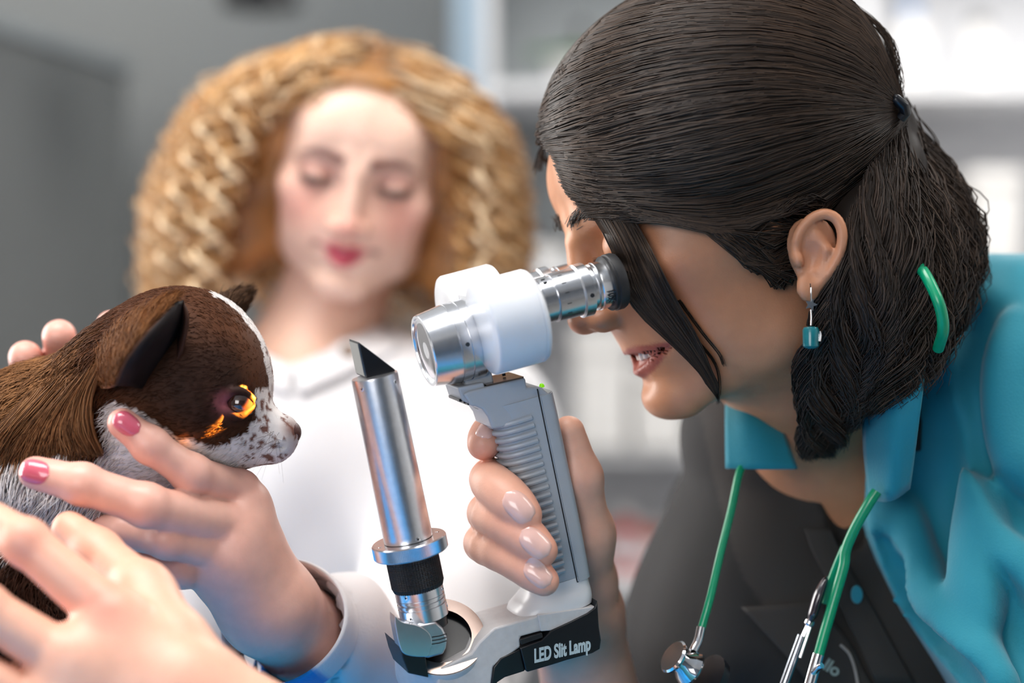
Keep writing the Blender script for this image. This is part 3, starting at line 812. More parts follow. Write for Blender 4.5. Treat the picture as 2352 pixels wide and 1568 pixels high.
class Face:
    """a head in a frame of forward, up, lateral axes; the eye line is up = dy"""
    def __init__(s, S, F, dy=0.0, sc=1.0, mouth_open=False, smile=.004, mback=0.0, mwide=1.0, slim=1.0, mdown=0.0, crown=0.0):
        s.F = F; s.dy = dy; s.sc = sc
        w_ = s.w
        def ell(x, y, z, r, k=.010, op='+', both=False):
            for sg in ((1, -1) if both else (1,)):
                S.ell(w_(x, y, z * sg), np.array(r) * .001 * sc, R=F.R, k=k * sc, op=op)
        def cap(a, b, ra, rb, k=.010, op='+', both=True):
            for sg in ((1, -1) if both else (1,)):
                S.cap(w_(a[0], a[1], a[2] * sg), w_(b[0], b[1], b[2] * sg), ra * .001 * sc, rb * .001 * sc, k=k * sc, op=op)
        ell(-13, 36 - crown, 0, (94, 77 - crown, 71), k=0)
        ell(22, -32, 0, (54, 60, 50 * slim), k=.014)
        ell(41, -24, 36 * slim, (20, 19, 18), k=.010, both=True)
        cap((50, -15, 46 * slim), (0, -14, 58), 8, 9, k=.012)
        cap((2, -66, 41 * slim), (50, -87, 11), 12, 12, k=.012)
        ell(14, -45, 38 * slim, (32, 34, 15), k=.014, both=True)
        ell(57, -86, 0, (13.5, 12, 17), k=.010)
        ell(50 - mback, -60, 0, (23, 20, 25), k=.010)
        ell(46, 34, 28, (32, 30, 24), k=.012, both=True)
        ell(18, -2, 46, (36, 28, 15), k=.014, both=True)
        cap((74, 17, 9), (60, 16, 42), 7.5, 6.5, k=.010)
        ell(83, 1, 31, (15, 9.5, 16), k=.009, op='-', both=True)
        ell(62.0, 0, 31, (13.5, 11.5, 14), k=.003, both=True)
        cap((80, 6, 0), (87, -30, 0), 6.2, 7.6, k=.010, both=False)
        ell(88, -33, 0, (9.2, 8, 9), k=.006)
        ell(80, -36, 10.5, (9, 6.6, 6), k=.005, both=True)
        ell(82, -43, 5.6, (4.2, 2.6, 2.6), k=.0015, op='-', both=True)
        # lips
        up = smile * 1000
        mb_, mw, md = mback, mwide, mdown; s.mw = mwide; s.md = mdown; s.mb = mback
        s.corner = (57 - mb_, -59 + up, 24.5 * mw)
        cap((72.5 - mb_, -52.5 - md, 3), (62 - mb_ * 2, -57 + up - md, 20 * mw), 5.0, 2.8, k=.004)
        cap((72.0 - mb_, -66.0 - md, 0), (61 - mb_ * 2, -61 + up - md, 19 * mw), 5.6, 3.0, k=.004)
        if mouth_open:
            cap((78 - mb_, -59.2 - md, 0), (67 - mb_ * 1.6, -58.0 + up * .8 - md, 16 * mw), 4.6, 3.6, k=.001, op='-'); cap((67 - mb_ * 1.6, -58.0 + up * .8 - md, 16 * mw), (60 - mb_ * 2, -58.5 + up - md, 23 * mw), 3.6, 1.4, k=.001, op='-')
        else: cap((78.5, -58.6, 0), (61, -59 + up, 23), 1.6, 1.0, k=.0015, op='-')
        ell(75, -75, 0, (8, 4.5, 13), k=.006, op='-')
    def w(s, x, y, z):
        return s.F.wor(np.array([x * s.sc, y * s.sc + s.dy * 1000, z * s.sc]) * .001)
    def loc(s, v):
        q = s.F.loc(v) * 1000; q[:, 1] -= s.dy * 1000; return q / s.sc
    def ear(s, S, x, y, z, sgn, size=1.0, tilt=12):
        """outer ear: rim, bowl, lobe"""
        t = math.radians(tilt)
        def e_(a, b, o):      # a backwards, b up, o outwards (mm)
            a, b = a * size, b * size
            return s.w(x - (a * math.cos(t) + b * math.sin(t)), y + b * math.cos(t) - a * math.sin(t), (z + o) * sgn)
        E = SDF(); m = .001 * size * s.sc
        E.ell(e_(3, 2, 0), np.array((16, 23, 5)) * m, R=s.F.R, k=0)
        E.ell(e_(7, 9, 4), np.array((11, 17, 3.6)) * m, R=s.F.R, k=.003)
        rim = [(-9, 0, 2), (-9, 12, 4), (-3, 22, 6), (6, 27, 8), (14, 24, 10), (18, 15, 11), (18, 4, 10), (14, -8, 8), (8, -18, 5)]
        rp = crom([e_(*q) for q in rim], 24)
        for a, b in zip(rp[:-1], rp[1:]): E.cap(a, b, 3.1 * m, 3.1 * m, k=.0015)
        E.ell(e_(1, -22, 3), np.array((8, 9, 4)) * m, R=s.F.R, k=.005)
        E.cap(e_(2, 15, 5), e_(10, 4, 7), 2.6 * m, 2.6 * m, k=.003); E.cap(e_(10, 4, 7), e_(6, -10, 5), 2.6 * m, 2.8 * m, k=.003)
        E.ell(e_(-1, -1, 8), np.array((6.5, 9, 6)) * m, R=s.F.R, k=.003, op='-')
        E.ell(e_(-8, -4, 4), np.array((3.5, 5, 4)) * m, R=s.F.R, k=.003)
        S.group(E, e_(2, 0, 3), .045 * size * s.sc, .006)
        s.lobe = e_(1, -27, 5)
    def paint(s, v, c, lip, blush=None, brow=None, lash=None, lip_amt=.9, blush_amt=.4, open_mouth=False, lip_fade=0.0):
        q = s.loc(v); up = s.corner[1] + 59
        z = np.abs(q[:, 2]); z0 = z
        if blush is not None:
            d = np.sqrt(((q[:, 0] - 55) / 40) ** 2 + ((q[:, 1] + 26) / 22) ** 2 + ((z - 40) / 22) ** 2)
            c = blend(c, blush, blush_amt * np.exp(-d ** 2))
            d = np.sqrt(((q[:, 0] - 95) / 14) ** 2 + ((q[:, 1] + 34) / 10) ** 2 + (z / 12) ** 2); c = blend(c, blush, blush_amt * .8 * np.exp(-d ** 2))
        z = z0 / s.mw
        mid = -58.6 - s.md + (up + 1) * np.clip(z / 23, 0, 1) ** 1.5
        ut = mid + (9.0 * (1 - (z / 25) ** 2) - 1.8 * np.exp(-(z / 3.5) ** 2)); lb = mid - 11.0 * (1 - (z / 24) ** 2)
        m = sstep(0, 1.6, ut - q[:, 1]) * sstep(0, 1.6, q[:, 1] - lb) * (z < 24) * (q[:, 0] > 38)
        c = blend(c, lip, lip_amt * m * (1 - lip_fade * sstep(9, 20, z)))
        if open_mouth:
            dep = sstep(2.5, -1.0, q[:, 0] - (67.5 - s.mb - z0 ** 1.6 * .09)) * sstep(5.5, 3.0, np.abs(q[:, 1] - mid)) * sstep(20, 15, z) * (q[:, 0] > 36); c = blend(c, np.array(srgb(60, 22, 20)), dep * .85)
        seam = np.exp(-((q[:, 1] - mid) / (1.2)) ** 2) * (z < 25) * (q[:, 0] > 38) * (0.0 if open_mouth else 1.0)
        c = blend(c, np.asarray(lip) * .25, seam * .85)
        z = z0
        if lip_fade: c = blend(c, np.array(srgb(120, 62, 52)), .8 * np.exp(-((z - 25) / 3.5) ** 2 - ((q[:, 1] - s.corner[1] + 1) / 3.2) ** 2) * (q[:, 0] > 40))
        if brow is not None:
            by = 17 + 3.5 * np.sin(np.clip((z - 10) / 38, 0, 1) * 2.4) - np.clip((z - 34) / 14, 0, 1) * 4; th = 5.6 * np.clip(1 - (z - 12) / 50, .35, 1)
            m = np.exp(-((q[:, 1] - by) / th) ** 2) * sstep(8, 12, z) * (1 - sstep(44, 50, z)) * (q[:, 0] > 45); c = blend(c, brow, .95 * m)
        if lash is not None:
            ly = -4.5 + 3.0 * ((z - 31) / 15) ** 2
            m = np.exp(-((q[:, 1] - ly) / 4.8) ** 2) * sstep(16, 19, z) * (1 - sstep(44, 47, z)) * (q[:, 0] > 55); c = blend(c, lash, .95 * m)
            ly = 7 - 3.0 * ((z - 31) / 15) ** 2
            m = np.exp(-((q[:, 1] - ly) / 4.0) ** 2) * sstep(16, 19, z) * (1 - sstep(44, 49, z)) * (q[:, 0] > 55); c = blend(c, np.asarray(lash) * .3 + np.array(srgb(196, 112, 108)) * .7, .6 * m)
        return c

def nail(name, S, parent, m, cen, axis, normal, ln, wd, off=0.0004, thick=0.0007, curl=0.0):
    """a nail plate laid on the implicit surface"""
    axis = nrm(axis); normal = nrm(np.asarray(normal) - axis * (np.asarray(normal) @ axis)); side = np.cross(normal, axis)
    nu, nv = 13, 9; pts = []
    for i in range(nu):
        s_ = -1 + 2 * i / (nu - 1)
        wv = (1 - abs(s_) ** 3.2) ** 0.5 if s_ > 0 else (1 - abs(s_) ** 2.6) ** 0.5
        for j in range(nv):
            t = (-1 + 2 * j / (nv - 1)) * max(wv, 0.02)
            pts.append(np.asarray(cen) + axis * s_ * ln / 2 + side * t * wd / 2 + normal * 0.012)
    p = np.array(pts); todo = np.ones(len(p), bool)
    for _ in range(40):
        d = S(p); st = np.clip(d - off, -0.002, 0.004); p = p - normal * (st * 0.8)[:, None]
    edge = np.array([max(abs(-1 + 2 * i / (nu - 1)), abs(-1 + 2 * j / (nv - 1))) for i in range(nu) for j in range(nv)])
    h = thick * (1 - np.clip(edge, 0, 1) ** 3)
    top = p + normal * h[:, None]; bot = p - normal * 0.0016
    v = np.concatenate([top, bot]); n = nu * nv; f = []
    for i in range(nu - 1):
        for j in range(nv - 1):
            a = i * nv + j; f.append((a, a + 1, a + nv + 1, a + nv)); f.append((n + a, n + a + nv, n + a + nv + 1, n + a + 1))
    rim = [i * nv for i in range(nu)] + [(nu - 1) * nv + j for j in range(1, nv)] + [i * nv + nv - 1 for i in range(nu - 2, -1, -1)] + [j for j in range(nv - 2, 0, -1)]
    for a, b in zip(rim, rim[1:] + rim[:1]): f.append((a, b, n + b, n + a))
    o = mesh_obj(name, v, f, m, parent, sharp=60); fix_normals(o); return o

def finger_nail(S, parent, m, pts, rad, normal, ln=0.0135, wd=0.0115, back=0.35):
    """nail on the last phalanx of a chain"""
    a, b = np.asarray(pts[-2]), np.asarray(pts[-1]); ax = nrm(b - a); L_ = np.linalg.norm(b - a)
    cen = b + ax * (rad[-1] * 0.75 - ln * 0.5)
    return nail('fingernail', S, parent, m, cen, ax, normal, ln, wd)

def skin_color(v, base, marks, n1=0.05, red=(0.03, -0.012, -0.012)):
    c = np.tile(np.asarray(base, float), (len(v), 1))
    n = vnoise(v, 70, 3) * 0.5 + vnoise(v, 160, 5) * 0.3
    c *= 1 + n1 * n[:, None]
    for q, r, col, amt in marks:
        d = np.linalg.norm(v - np.asarray(q), axis=1); c = blend(c, col, amt * np.exp(-(d / r) ** 2))
    return np.clip(c, 0, 1)
# ------------------------------------------------------------------ the vet: body
def head_frame(o, yaw, pitch, roll=0.0):
    """facing left, turned yaw degrees to the viewer, pitch degrees down; axes forward, up, lateral (near side)"""
    y, p = math.radians(yaw), math.radians(pitch)
    f = np.array([-math.cos(p) * math.cos(y), -math.sin(y) * math.cos(p), -math.sin(p)])
    n = np.array([math.sin(y), -math.cos(y), 0]); u = np.cross(n, f); u = u if u[2] > 0 else -u
    return Frame(o, f, u, n)
VF = head_frame(P(1640, 470, 1.04), 13, 18)
vh = lambda x, y, lat=0.0: VF.wor(VF.at(x, y, lat))
def vell(S, x, y, lat, r, **k):       # r: forward, up, lateral
    S.ell(vh(x, y, lat), r, R=VF.R, **k)

VS = SDF()
VFace = Face(VS, VF, dy=-.004, mouth_open=True, smile=.005, mback=6.0, mwide=1.48, mdown=4.0)
eq = VF.at(1858, 585, .070) * 1000
VFace.ear(VS, eq[0], eq[1] + 4, 67, 1, size=.78, tilt=22); VLOBE = VFace.lobe
VFace.ear(VS, eq[0], eq[1] + 4, 67, -1, size=.78, tilt=22)
# neck, chest, forearms (the rest of the arms is inside the sleeves)
VS.cap(vh(1790, 740, 0), P(1900, 1060, 1.15), .043, .046, k=.025)
VS.cap(P(1905, 1080, 1.16), P(1900, 1330, 1.18), .066, .080, k=.03)
VS.cap(P(900, 1900, .855), P(430, 1600, .862), .031, .0255, k=.02)
VS.cap(P(1395, 1780, 1.12), P(1322, 1420, 1.06), .031, .0245, k=.02)
# right hand round the grip
VR = [  # index, middle, ring, little
    (ppts([(1318, 1085, 1.040), (1185, 1010, 1.042), (1135, 990, 1.012), (1110, 1020, .990)]), [.0112, .0098, .0092, .0082]),
    (ppts([(1300, 1165, 1.046), (1150, 1100, 1.030), (1125, 1104, .990), (1206, 1184, .9655)]), [.0110, .0096, .0096, .0086]),
    (ppts([(1285, 1240, 1.046), (1140, 1185, 1.030), (1122, 1180, .990), (1243, 1264, .9640)]), [.0108, .0095, .0096, .0084]),
    (ppts([(1265, 1310, 1.044), (1130, 1250, 1.028), (1112, 1250, .996), (1250, 1334, .9655)]), [.0100, .0089, .0091, .0076]),
]
# an extra joint between the middle knuckle and the tip keeps the fingers round the grip
def bend(ch, mids):
    pts, rad = ch; return (pts[:-1] + [P(*q) for q, r in mids] + pts[-1:], rad[:-1] + [r for q, r in mids] + rad[-1:])
VR[1] = bend(VR[1], [((1162, 1138, .972), .0098)])
VR[2] = bend(VR[2], [((1182, 1212, .971), .0097)])
VR[3] = bend(VR[3], [((1185, 1286, .974), .0090)])
VRT = (ppts([(1350, 1330, 1.045), (1346, 1215, 1.020), (1334, 1095, 1.006), (1306, 992, 1.004)]), [.0150, .0130, .0108, .0086])
VH = Hand(VS, P(1322, 1420, 1.06), .0245, VR, VRT, palm=.0125, curl=True)
# left hand on the dog, nearest to the viewer
VL = [
    (ppts([(240, 1400, .862), (60, 1245, .868), (-60, 1175, .885), (-130, 1150, .905)]), [.0118, .0102, .0094, .0085]),
    (ppts([(140, 1510, .850), (-40, 1395, .846), (-170, 1330, .862), (-240, 1300, .885)]), [.0120, .0104, .0096, .0085]),
    (ppts([(80, 1620, .846), (-90, 1530, .838), (-210, 1490, .856), (-270, 1470, .88)]), [.0115, .0100, .0092, .0082]),
    (ppts([(60, 1730, .85), (-90, 1670, .842), (-180, 1640, .858), (-230, 1620, .875)]), [.0105, .0090, .0082, .0074]),
]
VLT = (ppts([(395, 1470, .872), (325, 1352, .892), (225, 1268, .915), (160, 1215, .925)]), [.0150, .0118, .0106, .0088])
VH2 = Hand(VS, P(430, 1600, .862), .0255, VL, VLT, palm=.0125)

HAND = np.array(srgb(240, 182, 156)); FACE = np.array(srgb(200, 140, 104)); PINK = np.array(srgb(214, 118, 106))  # face base darker than the hands: dimmer light put into the skin colour
vv, vq = mesh_sdf(VS, (-.32, .80, 1.13), (0.32, 1.25, 1.64), 0.0017)
marks = [(q, r * .9, PINK, .30) for q, r in VH.knuckles + VH2.knuckles]
marks += [(P(235, 1390, .85), .011, srgb(230, 128, 112), .55), (P(62, 1250, .855), .010, srgb(226, 130, 112), .35)]
marks += [(ch[0][-1], .012, srgb(226, 128, 112), .35) for ch in VR]
col = skin_color(vv, HAND, marks)
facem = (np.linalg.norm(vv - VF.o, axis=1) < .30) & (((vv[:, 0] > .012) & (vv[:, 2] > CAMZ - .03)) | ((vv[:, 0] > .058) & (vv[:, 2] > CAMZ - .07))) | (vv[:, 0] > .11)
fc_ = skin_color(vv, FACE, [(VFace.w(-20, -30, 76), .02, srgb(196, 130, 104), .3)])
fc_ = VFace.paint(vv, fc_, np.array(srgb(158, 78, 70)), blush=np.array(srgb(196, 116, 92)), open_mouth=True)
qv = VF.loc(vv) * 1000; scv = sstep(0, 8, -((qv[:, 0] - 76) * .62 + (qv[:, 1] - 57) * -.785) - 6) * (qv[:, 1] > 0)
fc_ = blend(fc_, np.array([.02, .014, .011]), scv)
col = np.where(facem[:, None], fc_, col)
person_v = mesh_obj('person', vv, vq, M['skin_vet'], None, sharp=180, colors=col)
tag(person_v, 'dark-haired person in a teal scrub top bending to the eyepiece of the slit lamp', 'person')
# nails of the right hand
V3 = lambda a: np.asarray(a, float)
for (pts, rad), nx, ln, wd in zip(VR, ((-.15, -.9, .1), (-.05, -.95, .25), (-.02, -.95, .25), (-.02, -.95, .25)), (.0115, .0178, .0172, .0152), (.0092, .0128, .0125, .0108)):
    finger_nail(VS, person_v, M['nail'], pts, rad, V3(nx), ln, wd)
# teeth
mb = MB()
for k_ in range(10):
    lat = -18 + 4 * k_; c = VFace.w(64.5 - abs(lat) ** 1.6 * .08, -59.8 + abs(lat) * .14, lat); v, f = box((0, 0, 0), (.0022, .0040, .0019))
    mb.add(v @ VF.R.T + c, f)
teeth = mb.build('teeth', mat('teeth', srgb(236, 226, 214), .25, noise=(80, .03)), person_v); bevel(teeth, .0008, 2)
# ------------------------------------------------------------------ the vet: hair
M['hair_dark'] = mat('hair_dark', (0.02, 0.014, 0.01), 0.42, spec=0.26, attr=True, noise=(40, .15))
HC_, HR_ = np.array([-19.5, 40., 0.]) * .001, np.array([100.5, 77., 81.]) * .001
def lift(pxy, off=0.0, C=HC_, Rr=HR_):
    """pixels (...,2) to points on the near side of the hair ellipsoid, off metres proud of it"""
    sh = pxy.shape[:-1]; p2 = pxy.reshape(-1, 2)
    r = np.stack([(p2[:, 0] - 1176) / K, np.ones(len(p2)), (784 - p2[:, 1]) / K], 1)
    ro = (VF.loc(np.array([0, 0, CAMZ])) - C) / Rr; rd = (r @ VF.R) / Rr
    a = (rd * rd).sum(1); b = (rd * ro).sum(1); c = (ro * ro).sum() - 1
    disc = b * b - a * c
    t = np.where(disc > 0, (-b - np.sqrt(np.maximum(disc, 0))) / a, -b / a)
    q = ro + t[:, None] * rd; q = q / np.linalg.norm(q, axis=1, keepdims=True)
    off = np.broadcast_to(np.asarray(off), sh).reshape(-1)
    q = q * Rr; nn = q / (Rr * Rr); nn /= np.linalg.norm(nn, axis=1, keepdims=True)
    return VF.wor(q + C + nn * off[:, None]).reshape(*sh, 3)
def guide_bundle(guides, n, m, jit=0.02, rg=rng):
    """n random paths of m points between ordered guide curves (any dimension)"""
    G = np.stack([crom(g, m) for g in guides])          # g, m, dim
    s = np.sort(rg.random(n)) * (len(guides) - 1) * .9999
    wob = np.cumsum(rg.normal(0, 1, (n, m)), 1); wob -= wob[:, :1]
    S_ = np.clip(s[:, None] + wob * jit, 0, len(guides) - 1.0001)
    i = S_.astype(int); u = (S_ - i)[..., None]; jj = np.arange(m)[None, :]
    return G[i, jj] * (1 - u) + G[np.minimum(i + 1, len(guides) - 1), jj] * u
g_top = [
    [(1420, 20), (1500, -30), (1650, -70), (1800, -50), (1960, 40), (2048, 232)],
    [(1330, 110), (1420, 30), (1600, -10), (1800, 0), (1970, 80), (2048, 236)],
    [(1275, 180), (1370, 110), (1560, 60), (1780, 60), (1960, 120), (2050, 240)],
    [(1258, 250), (1340, 200), (1520, 140), (1760, 120), (1950, 170), (2050, 243)],
    [(1264, 315), (1370, 280), (1560, 230), (1780, 205), (1960, 225), (2052, 246)],
    [(1285, 360), (1420, 370), (1600, 340), (1800, 295), (1960, 265), (2052, 252)],
    [(1330, 420), (1450, 445), (1640, 440), (1820, 385), (1970, 310), (2055, 258)],
    [(1390, 470), (1510, 480), (1680, 515), (1840, 465), (1980, 370), (2060, 268)],
    [(1470, 462), (1580, 500), (1710, 548), (1820, 510), (1940, 440), (2050, 300)],
    [(1700, 545), (1760, 590), (1800, 585), (1870, 505), (1960, 460), (2050, 330)],
]
def hair_cols(n, m, a=(.020, .0135, .0105), b=(.074, .046, .031), rg=rng):
    t = rg.random(n) ** 2.2; c = np.array(a)[None] * (1 - t[:, None]) + np.array(b)[None] * t[:, None]
    return np.repeat(c, m * 3, axis=0)
Vs, Fs, Cs = [], [], []; nvert = 0
def add_strands(paths, rad, cols):
    global nvert
    v, f = strands_mesh(paths, rad); Vs.append(v); Fs.append(f + nvert); nvert += len(v); Cs.append(cols)
hr = np.random.default_rng(5)
MM = 15
prof = .00042 * np.array([.5] + [1] * (MM - 3) + [.8, .4])
def clump(paths, nc, amt, rg):
    """pull strands towards shared wisps"""
    n = len(paths); per = max(n // nc, 1); out = paths.copy()
    for k_ in range(0, n, per):
        c = out[k_:k_ + per].mean(0, keepdims=True); w_ = np.linspace(.2, 1, paths.shape[1])[None, :, None] * amt
        out[k_:k_ + per] = out[k_:k_ + per] * (1 - w_) + c * w_
    return out
pp = guide_bundle(g_top, 5200, MM, .035, hr)
pp = pp + hr.normal(0, 3.0, (len(pp), 1, 2))
off = hr.random(len(pp))[:, None] * .006 * np.ones(MM)[None]
top = lift(pp, off)
flat = top.reshape(-1, 3); fo = np.repeat(off[:, 0], MM)
dS = np.concatenate([VS(flat[i:i + 4000]) for i in range(0, len(flat), 4000)]); bad = dS < .002 + fo
fb = flat[bad]; ob = fo[bad]
for _ in range(5):
    fb = np.concatenate([project(VS, fb[i:i + 4000], .0025 + ob[i:i + 4000] * .6, .01) for i in range(0, len(fb), 4000)])
flat[bad] = fb; top = flat.reshape(top.shape)
add_strands(top, prof, hair_cols(len(top), MM, rg=hr))
# the far side, mirrored
sel = top[hr.permutation(len(top))[:1800]]; q = VF.loc(sel.reshape(-1, 3)); q[:, 2] *= -1
q3 = q.reshape(sel.shape); kp = ~((q3[..., 0] > .055) & (q3[..., 1] < .058)).any(1); q3 = q3[kp]
add_strands(VF.wor(q3.reshape(-1, 3)).reshape(q3.shape), prof, hair_cols(len(q3), MM, rg=hr))
# loose front lock hanging over the cheek
def on_face(pxy, off, it=60):
    """pixels to points off metres in front of the face"""
    sh = pxy.shape[:-1]; p2 = pxy.reshape(-1, 2)
    r = np.stack([(p2[:, 0] - 1176) / K, np.ones(len(p2)), (784 - p2[:, 1]) / K], 1); c0 = np.array([0, 0, CAMZ]); t = np.full(len(p2), .86)
    for _ in range(it):
        d = VS(c0 + r * t[:, None]); t = t + np.clip(d, -.004, .02) * .8; t = np.minimum(t, 1.06)
    t = t - np.broadcast_to(np.asarray(off), sh).reshape(-1)
    return (c0 + r * t[:, None]).reshape(*sh, 3)
g_lock = [
    [(1275, 335), (1310, 410), (1368, 500), (1410, 590), (1425, 660), (1470, 725), (1540, 790), (1600, 850), (1620, 880)],
    [(1285, 330), (1345, 420), (1400, 510), (1440, 600), (1470, 680), (1520, 745), (1580, 815), (1625, 880), (1640, 905)],
    [(1310, 330), (1390, 430), (1440, 520), (1480, 610), (1520, 690), (1560, 750), (1600, 810), (1640, 880), (1652, 925)],
    [(1340, 330), (1430, 440), (1475, 530), (1520, 620), (1560, 700), (1590, 750), (1615, 800), (1635, 850), (1650, 880)],
]
pl = guide_bundle(g_lock, 1500, 18, .03, hr)
o_ = .007 + hr.random((len(pl), 1)) * .007
lock3 = on_face(pl, o_ * np.ones(18)[None])
blend_top = lift(pl, .004); w_ = np.clip(1 - np.linspace(0, 1, 18) / .32, 0, 1)[None, :, None]
lock3 = lock3 * (1 - w_) + blend_top * w_
add_strands(lock3, .0004 * np.linspace(1, .45, 18), hair_cols(len(pl), 18, rg=hr))
for gw in ([(1560, 690), (1610, 760), (1650, 810), (1662, 838)], [(1600, 780), (1640, 830), (1652, 880), (1648, 930)]):
    pw = np.stack([crom(gw, 12)] * 10) + hr.normal(0, 2.0, (10, 1, 2)); add_strands(on_face(pw, .004 * np.ones((10, 12))), .0003 * np.linspace(1, .3, 12), hair_cols(10, 12, rg=hr))
# back hair, gathered at the clip and falling in waves (x, y, depth)
g_back = [
    [(2062, 255, 1.06), (2110, 335, 1.055), (2175, 410, 1.05), (2222, 490, 1.05), (2228, 590, 1.05), (2195, 690, 1.05)],
    [(2055, 262, 1.04), (2090, 370, 1.02), (2150, 480, 1.01), (2185, 600, 1.01), (2165, 730, 1.01), (2120, 850, 1.01)],
    [(2040, 300, 1.01), (2060, 430, .99), (2095, 570, .982), (2095, 720, .985), (2070, 840, .99), (2030, 930, 1.0)],
    [(2000, 400, .985), (2000, 540, .975), (2005, 680, .975), (1995, 800, .985), (1965, 900, 1.0), (1935, 970, 1.02)],
    [(1960, 500, .98), (1945, 620, .975), (1920, 740, .98), (1895, 850, .995), (1880, 950, 1.01), (1890, 1040, 1.03)],
    [(1938, 545, .985), (1900, 665, .98), (1862, 770, .985), (1848, 870, 1.0), (1855, 960, 1.02), (1872, 1050, 1.03)],
]
def world3(a):
    d = a[..., 2]; return np.stack([(a[..., 0] - 1176) / K * d, d, CAMZ + (784 - a[..., 1]) / K * d], -1)
def wave(paths, amp, freq, rg):
    n, m, _ = paths.shape; t = np.linspace(0, 1, m)[None]; ph = rg.random((n, 1)) * 6.28
    ph = (np.sort(ph, 0) + np.linspace(0, 40, n)[:, None]); a = amp * t ** .6
    dx = np.sin(freq * t * 6.28 + ph) * a; dz = np.cos(freq * t * 6.28 * .9 + ph * 1.3) * a
    out = paths.copy(); out[..., 0] += dx; out[..., 1] += dz * .8; return out
for cnt, dd, mul in ((3600, 0.0, 1), (2000, .014, .96), (1000, .03, .9), (600, .06, .9)):
    G = [[(x, y, d + dd) for x, y, d in g] for g in g_back]
    b3 = guide_bundle(G, cnt, 22, .045, hr); b3 = world3(b3)
    b3 = clump(b3, max(cnt // 40, 1), .62, hr); b3 = wave(b3, .0078, 2.7, hr) + hr.normal(0, .0012, (cnt, 1, 3))
    add_strands(b3, .00042 * np.array([1] * 17 + [.9, .8, .65, .5, .3]), hair_cols(cnt, 22, (.020, .014, .011), (.075, .050, .038), hr))
b3 = world3(guide_bundle(g_back[:3], 1800, 22, .03, hr)); b3 = clump(b3, 45, .6, hr); b3 = wave(b3, .008, 2.7, hr) + hr.normal(0, .003, (1800, 1, 3))
add_strands(b3, .00042 * np.array([1] * 17 + [.9, .8, .65, .5, .3]), hair_cols(1800, 22, (.026, .018, .014), (.090, .060, .044), hr))
# fly-aways
gf = [[(1960, 10, 1.02), (2040, 90, 1.02), (2060, 200, 1.02), (2058, 250, 1.03)], [(2070, 260, 1.05), (2200, 400, 1.05), (2250, 560, 1.06), (2255, 640, 1.06)]]
for g in gf:
    f3 = np.stack([crom(g, 16)] * 60); f3 = world3(f3 + np.stack([hr.normal(0, 9, (60, 1)) * np.linspace(.2, 1, 16)[None], hr.normal(0, 9, (60, 1)) * np.linspace(.2, 1, 16)[None], np.zeros((60, 16))], -1))
    add_strands(wave(f3, .003, 2, hr), .00018, hair_cols(60, 16, rg=hr))
# wisps on the far side of the forehead
wf = [[(1270, 300, 1.06), (1252, 330, 1.06), (1246, 360, 1.06), (1262, 375, 1.06)], [(1266, 310, 1.06), (1244, 345, 1.06), (1240, 368, 1.06), (1236, 392, 1.06)]]
for g in wf:
    f3 = np.stack([crom(g, 10)] * 26); f3 = world3(f3 + np.concatenate([hr.normal(0, 5, (26, 1, 2)) * np.linspace(.3, 1, 10)[None, :, None], np.zeros((26, 10, 1))], -1))
    add_strands(f3, .00016, hair_cols(26, 10, rg=hr))
# solid mass under the strands
HS = SDF()
_c = VF.wor(HC_)
def plane_cut(p):
    q = VF.loc(p) * 1000; return ((q[:, 0] - 76) * .62 + (q[:, 1] - 57) * -.785) * .001
class HairMass:
    def __init__(s):
        s.E = SDF().ell(_c, HR_ - .0015, R=VF.R, k=0)
        s.B = SDF()
        gg = g_back
        for i in (2, 3, 4):
            pts = crom([P(x, y, d + .026) for x, y, d in gg[i]], 8)[:7]
            for a, b, ra, rb in zip(pts[:-1], pts[1:], np.linspace(.016, .010, 6), np.linspace(.015, .006, 6)): s.B.cap(a, b, ra, rb, k=.012)
    def __call__(s, p):
        p = np.asarray(p, np.float64); e = s.E(p.astype(np.float32)); c = plane_cut(p)
        return smin(np.maximum(e, c), s.B(p.astype(np.float32)), .01)
hv, hf = mesh_sdf(HairMass(), VF.o + np.array([-.2, -.16, -.2]), VF.o + np.array([.22, .2, .16]), .004)
n0 = nvert
hair_v = np.concatenate(Vs + [hv]); hair_f = np.concatenate(Fs + [hf + n0])
hc = np.concatenate(Cs + [np.tile([.016, .0108, .0085], (len(hv), 1))])
hair = mesh_obj('hair', hair_v, hair_f, M['hair_dark'], person_v, sharp=180, colors=hc)
hair['label'] = 'long dark brown hair pinned back with a loose front lock'
# clip
cv, cf = sweep(np.array([P(2040, 225, 1.0), P(2060, 230, .995), P(2076, 242, .995), P(2080, 258, .998), P(2068, 270, 1.0)]), .0030, 10)
mesh_obj('hair_clip', cv, cf, M['black'], person_v)
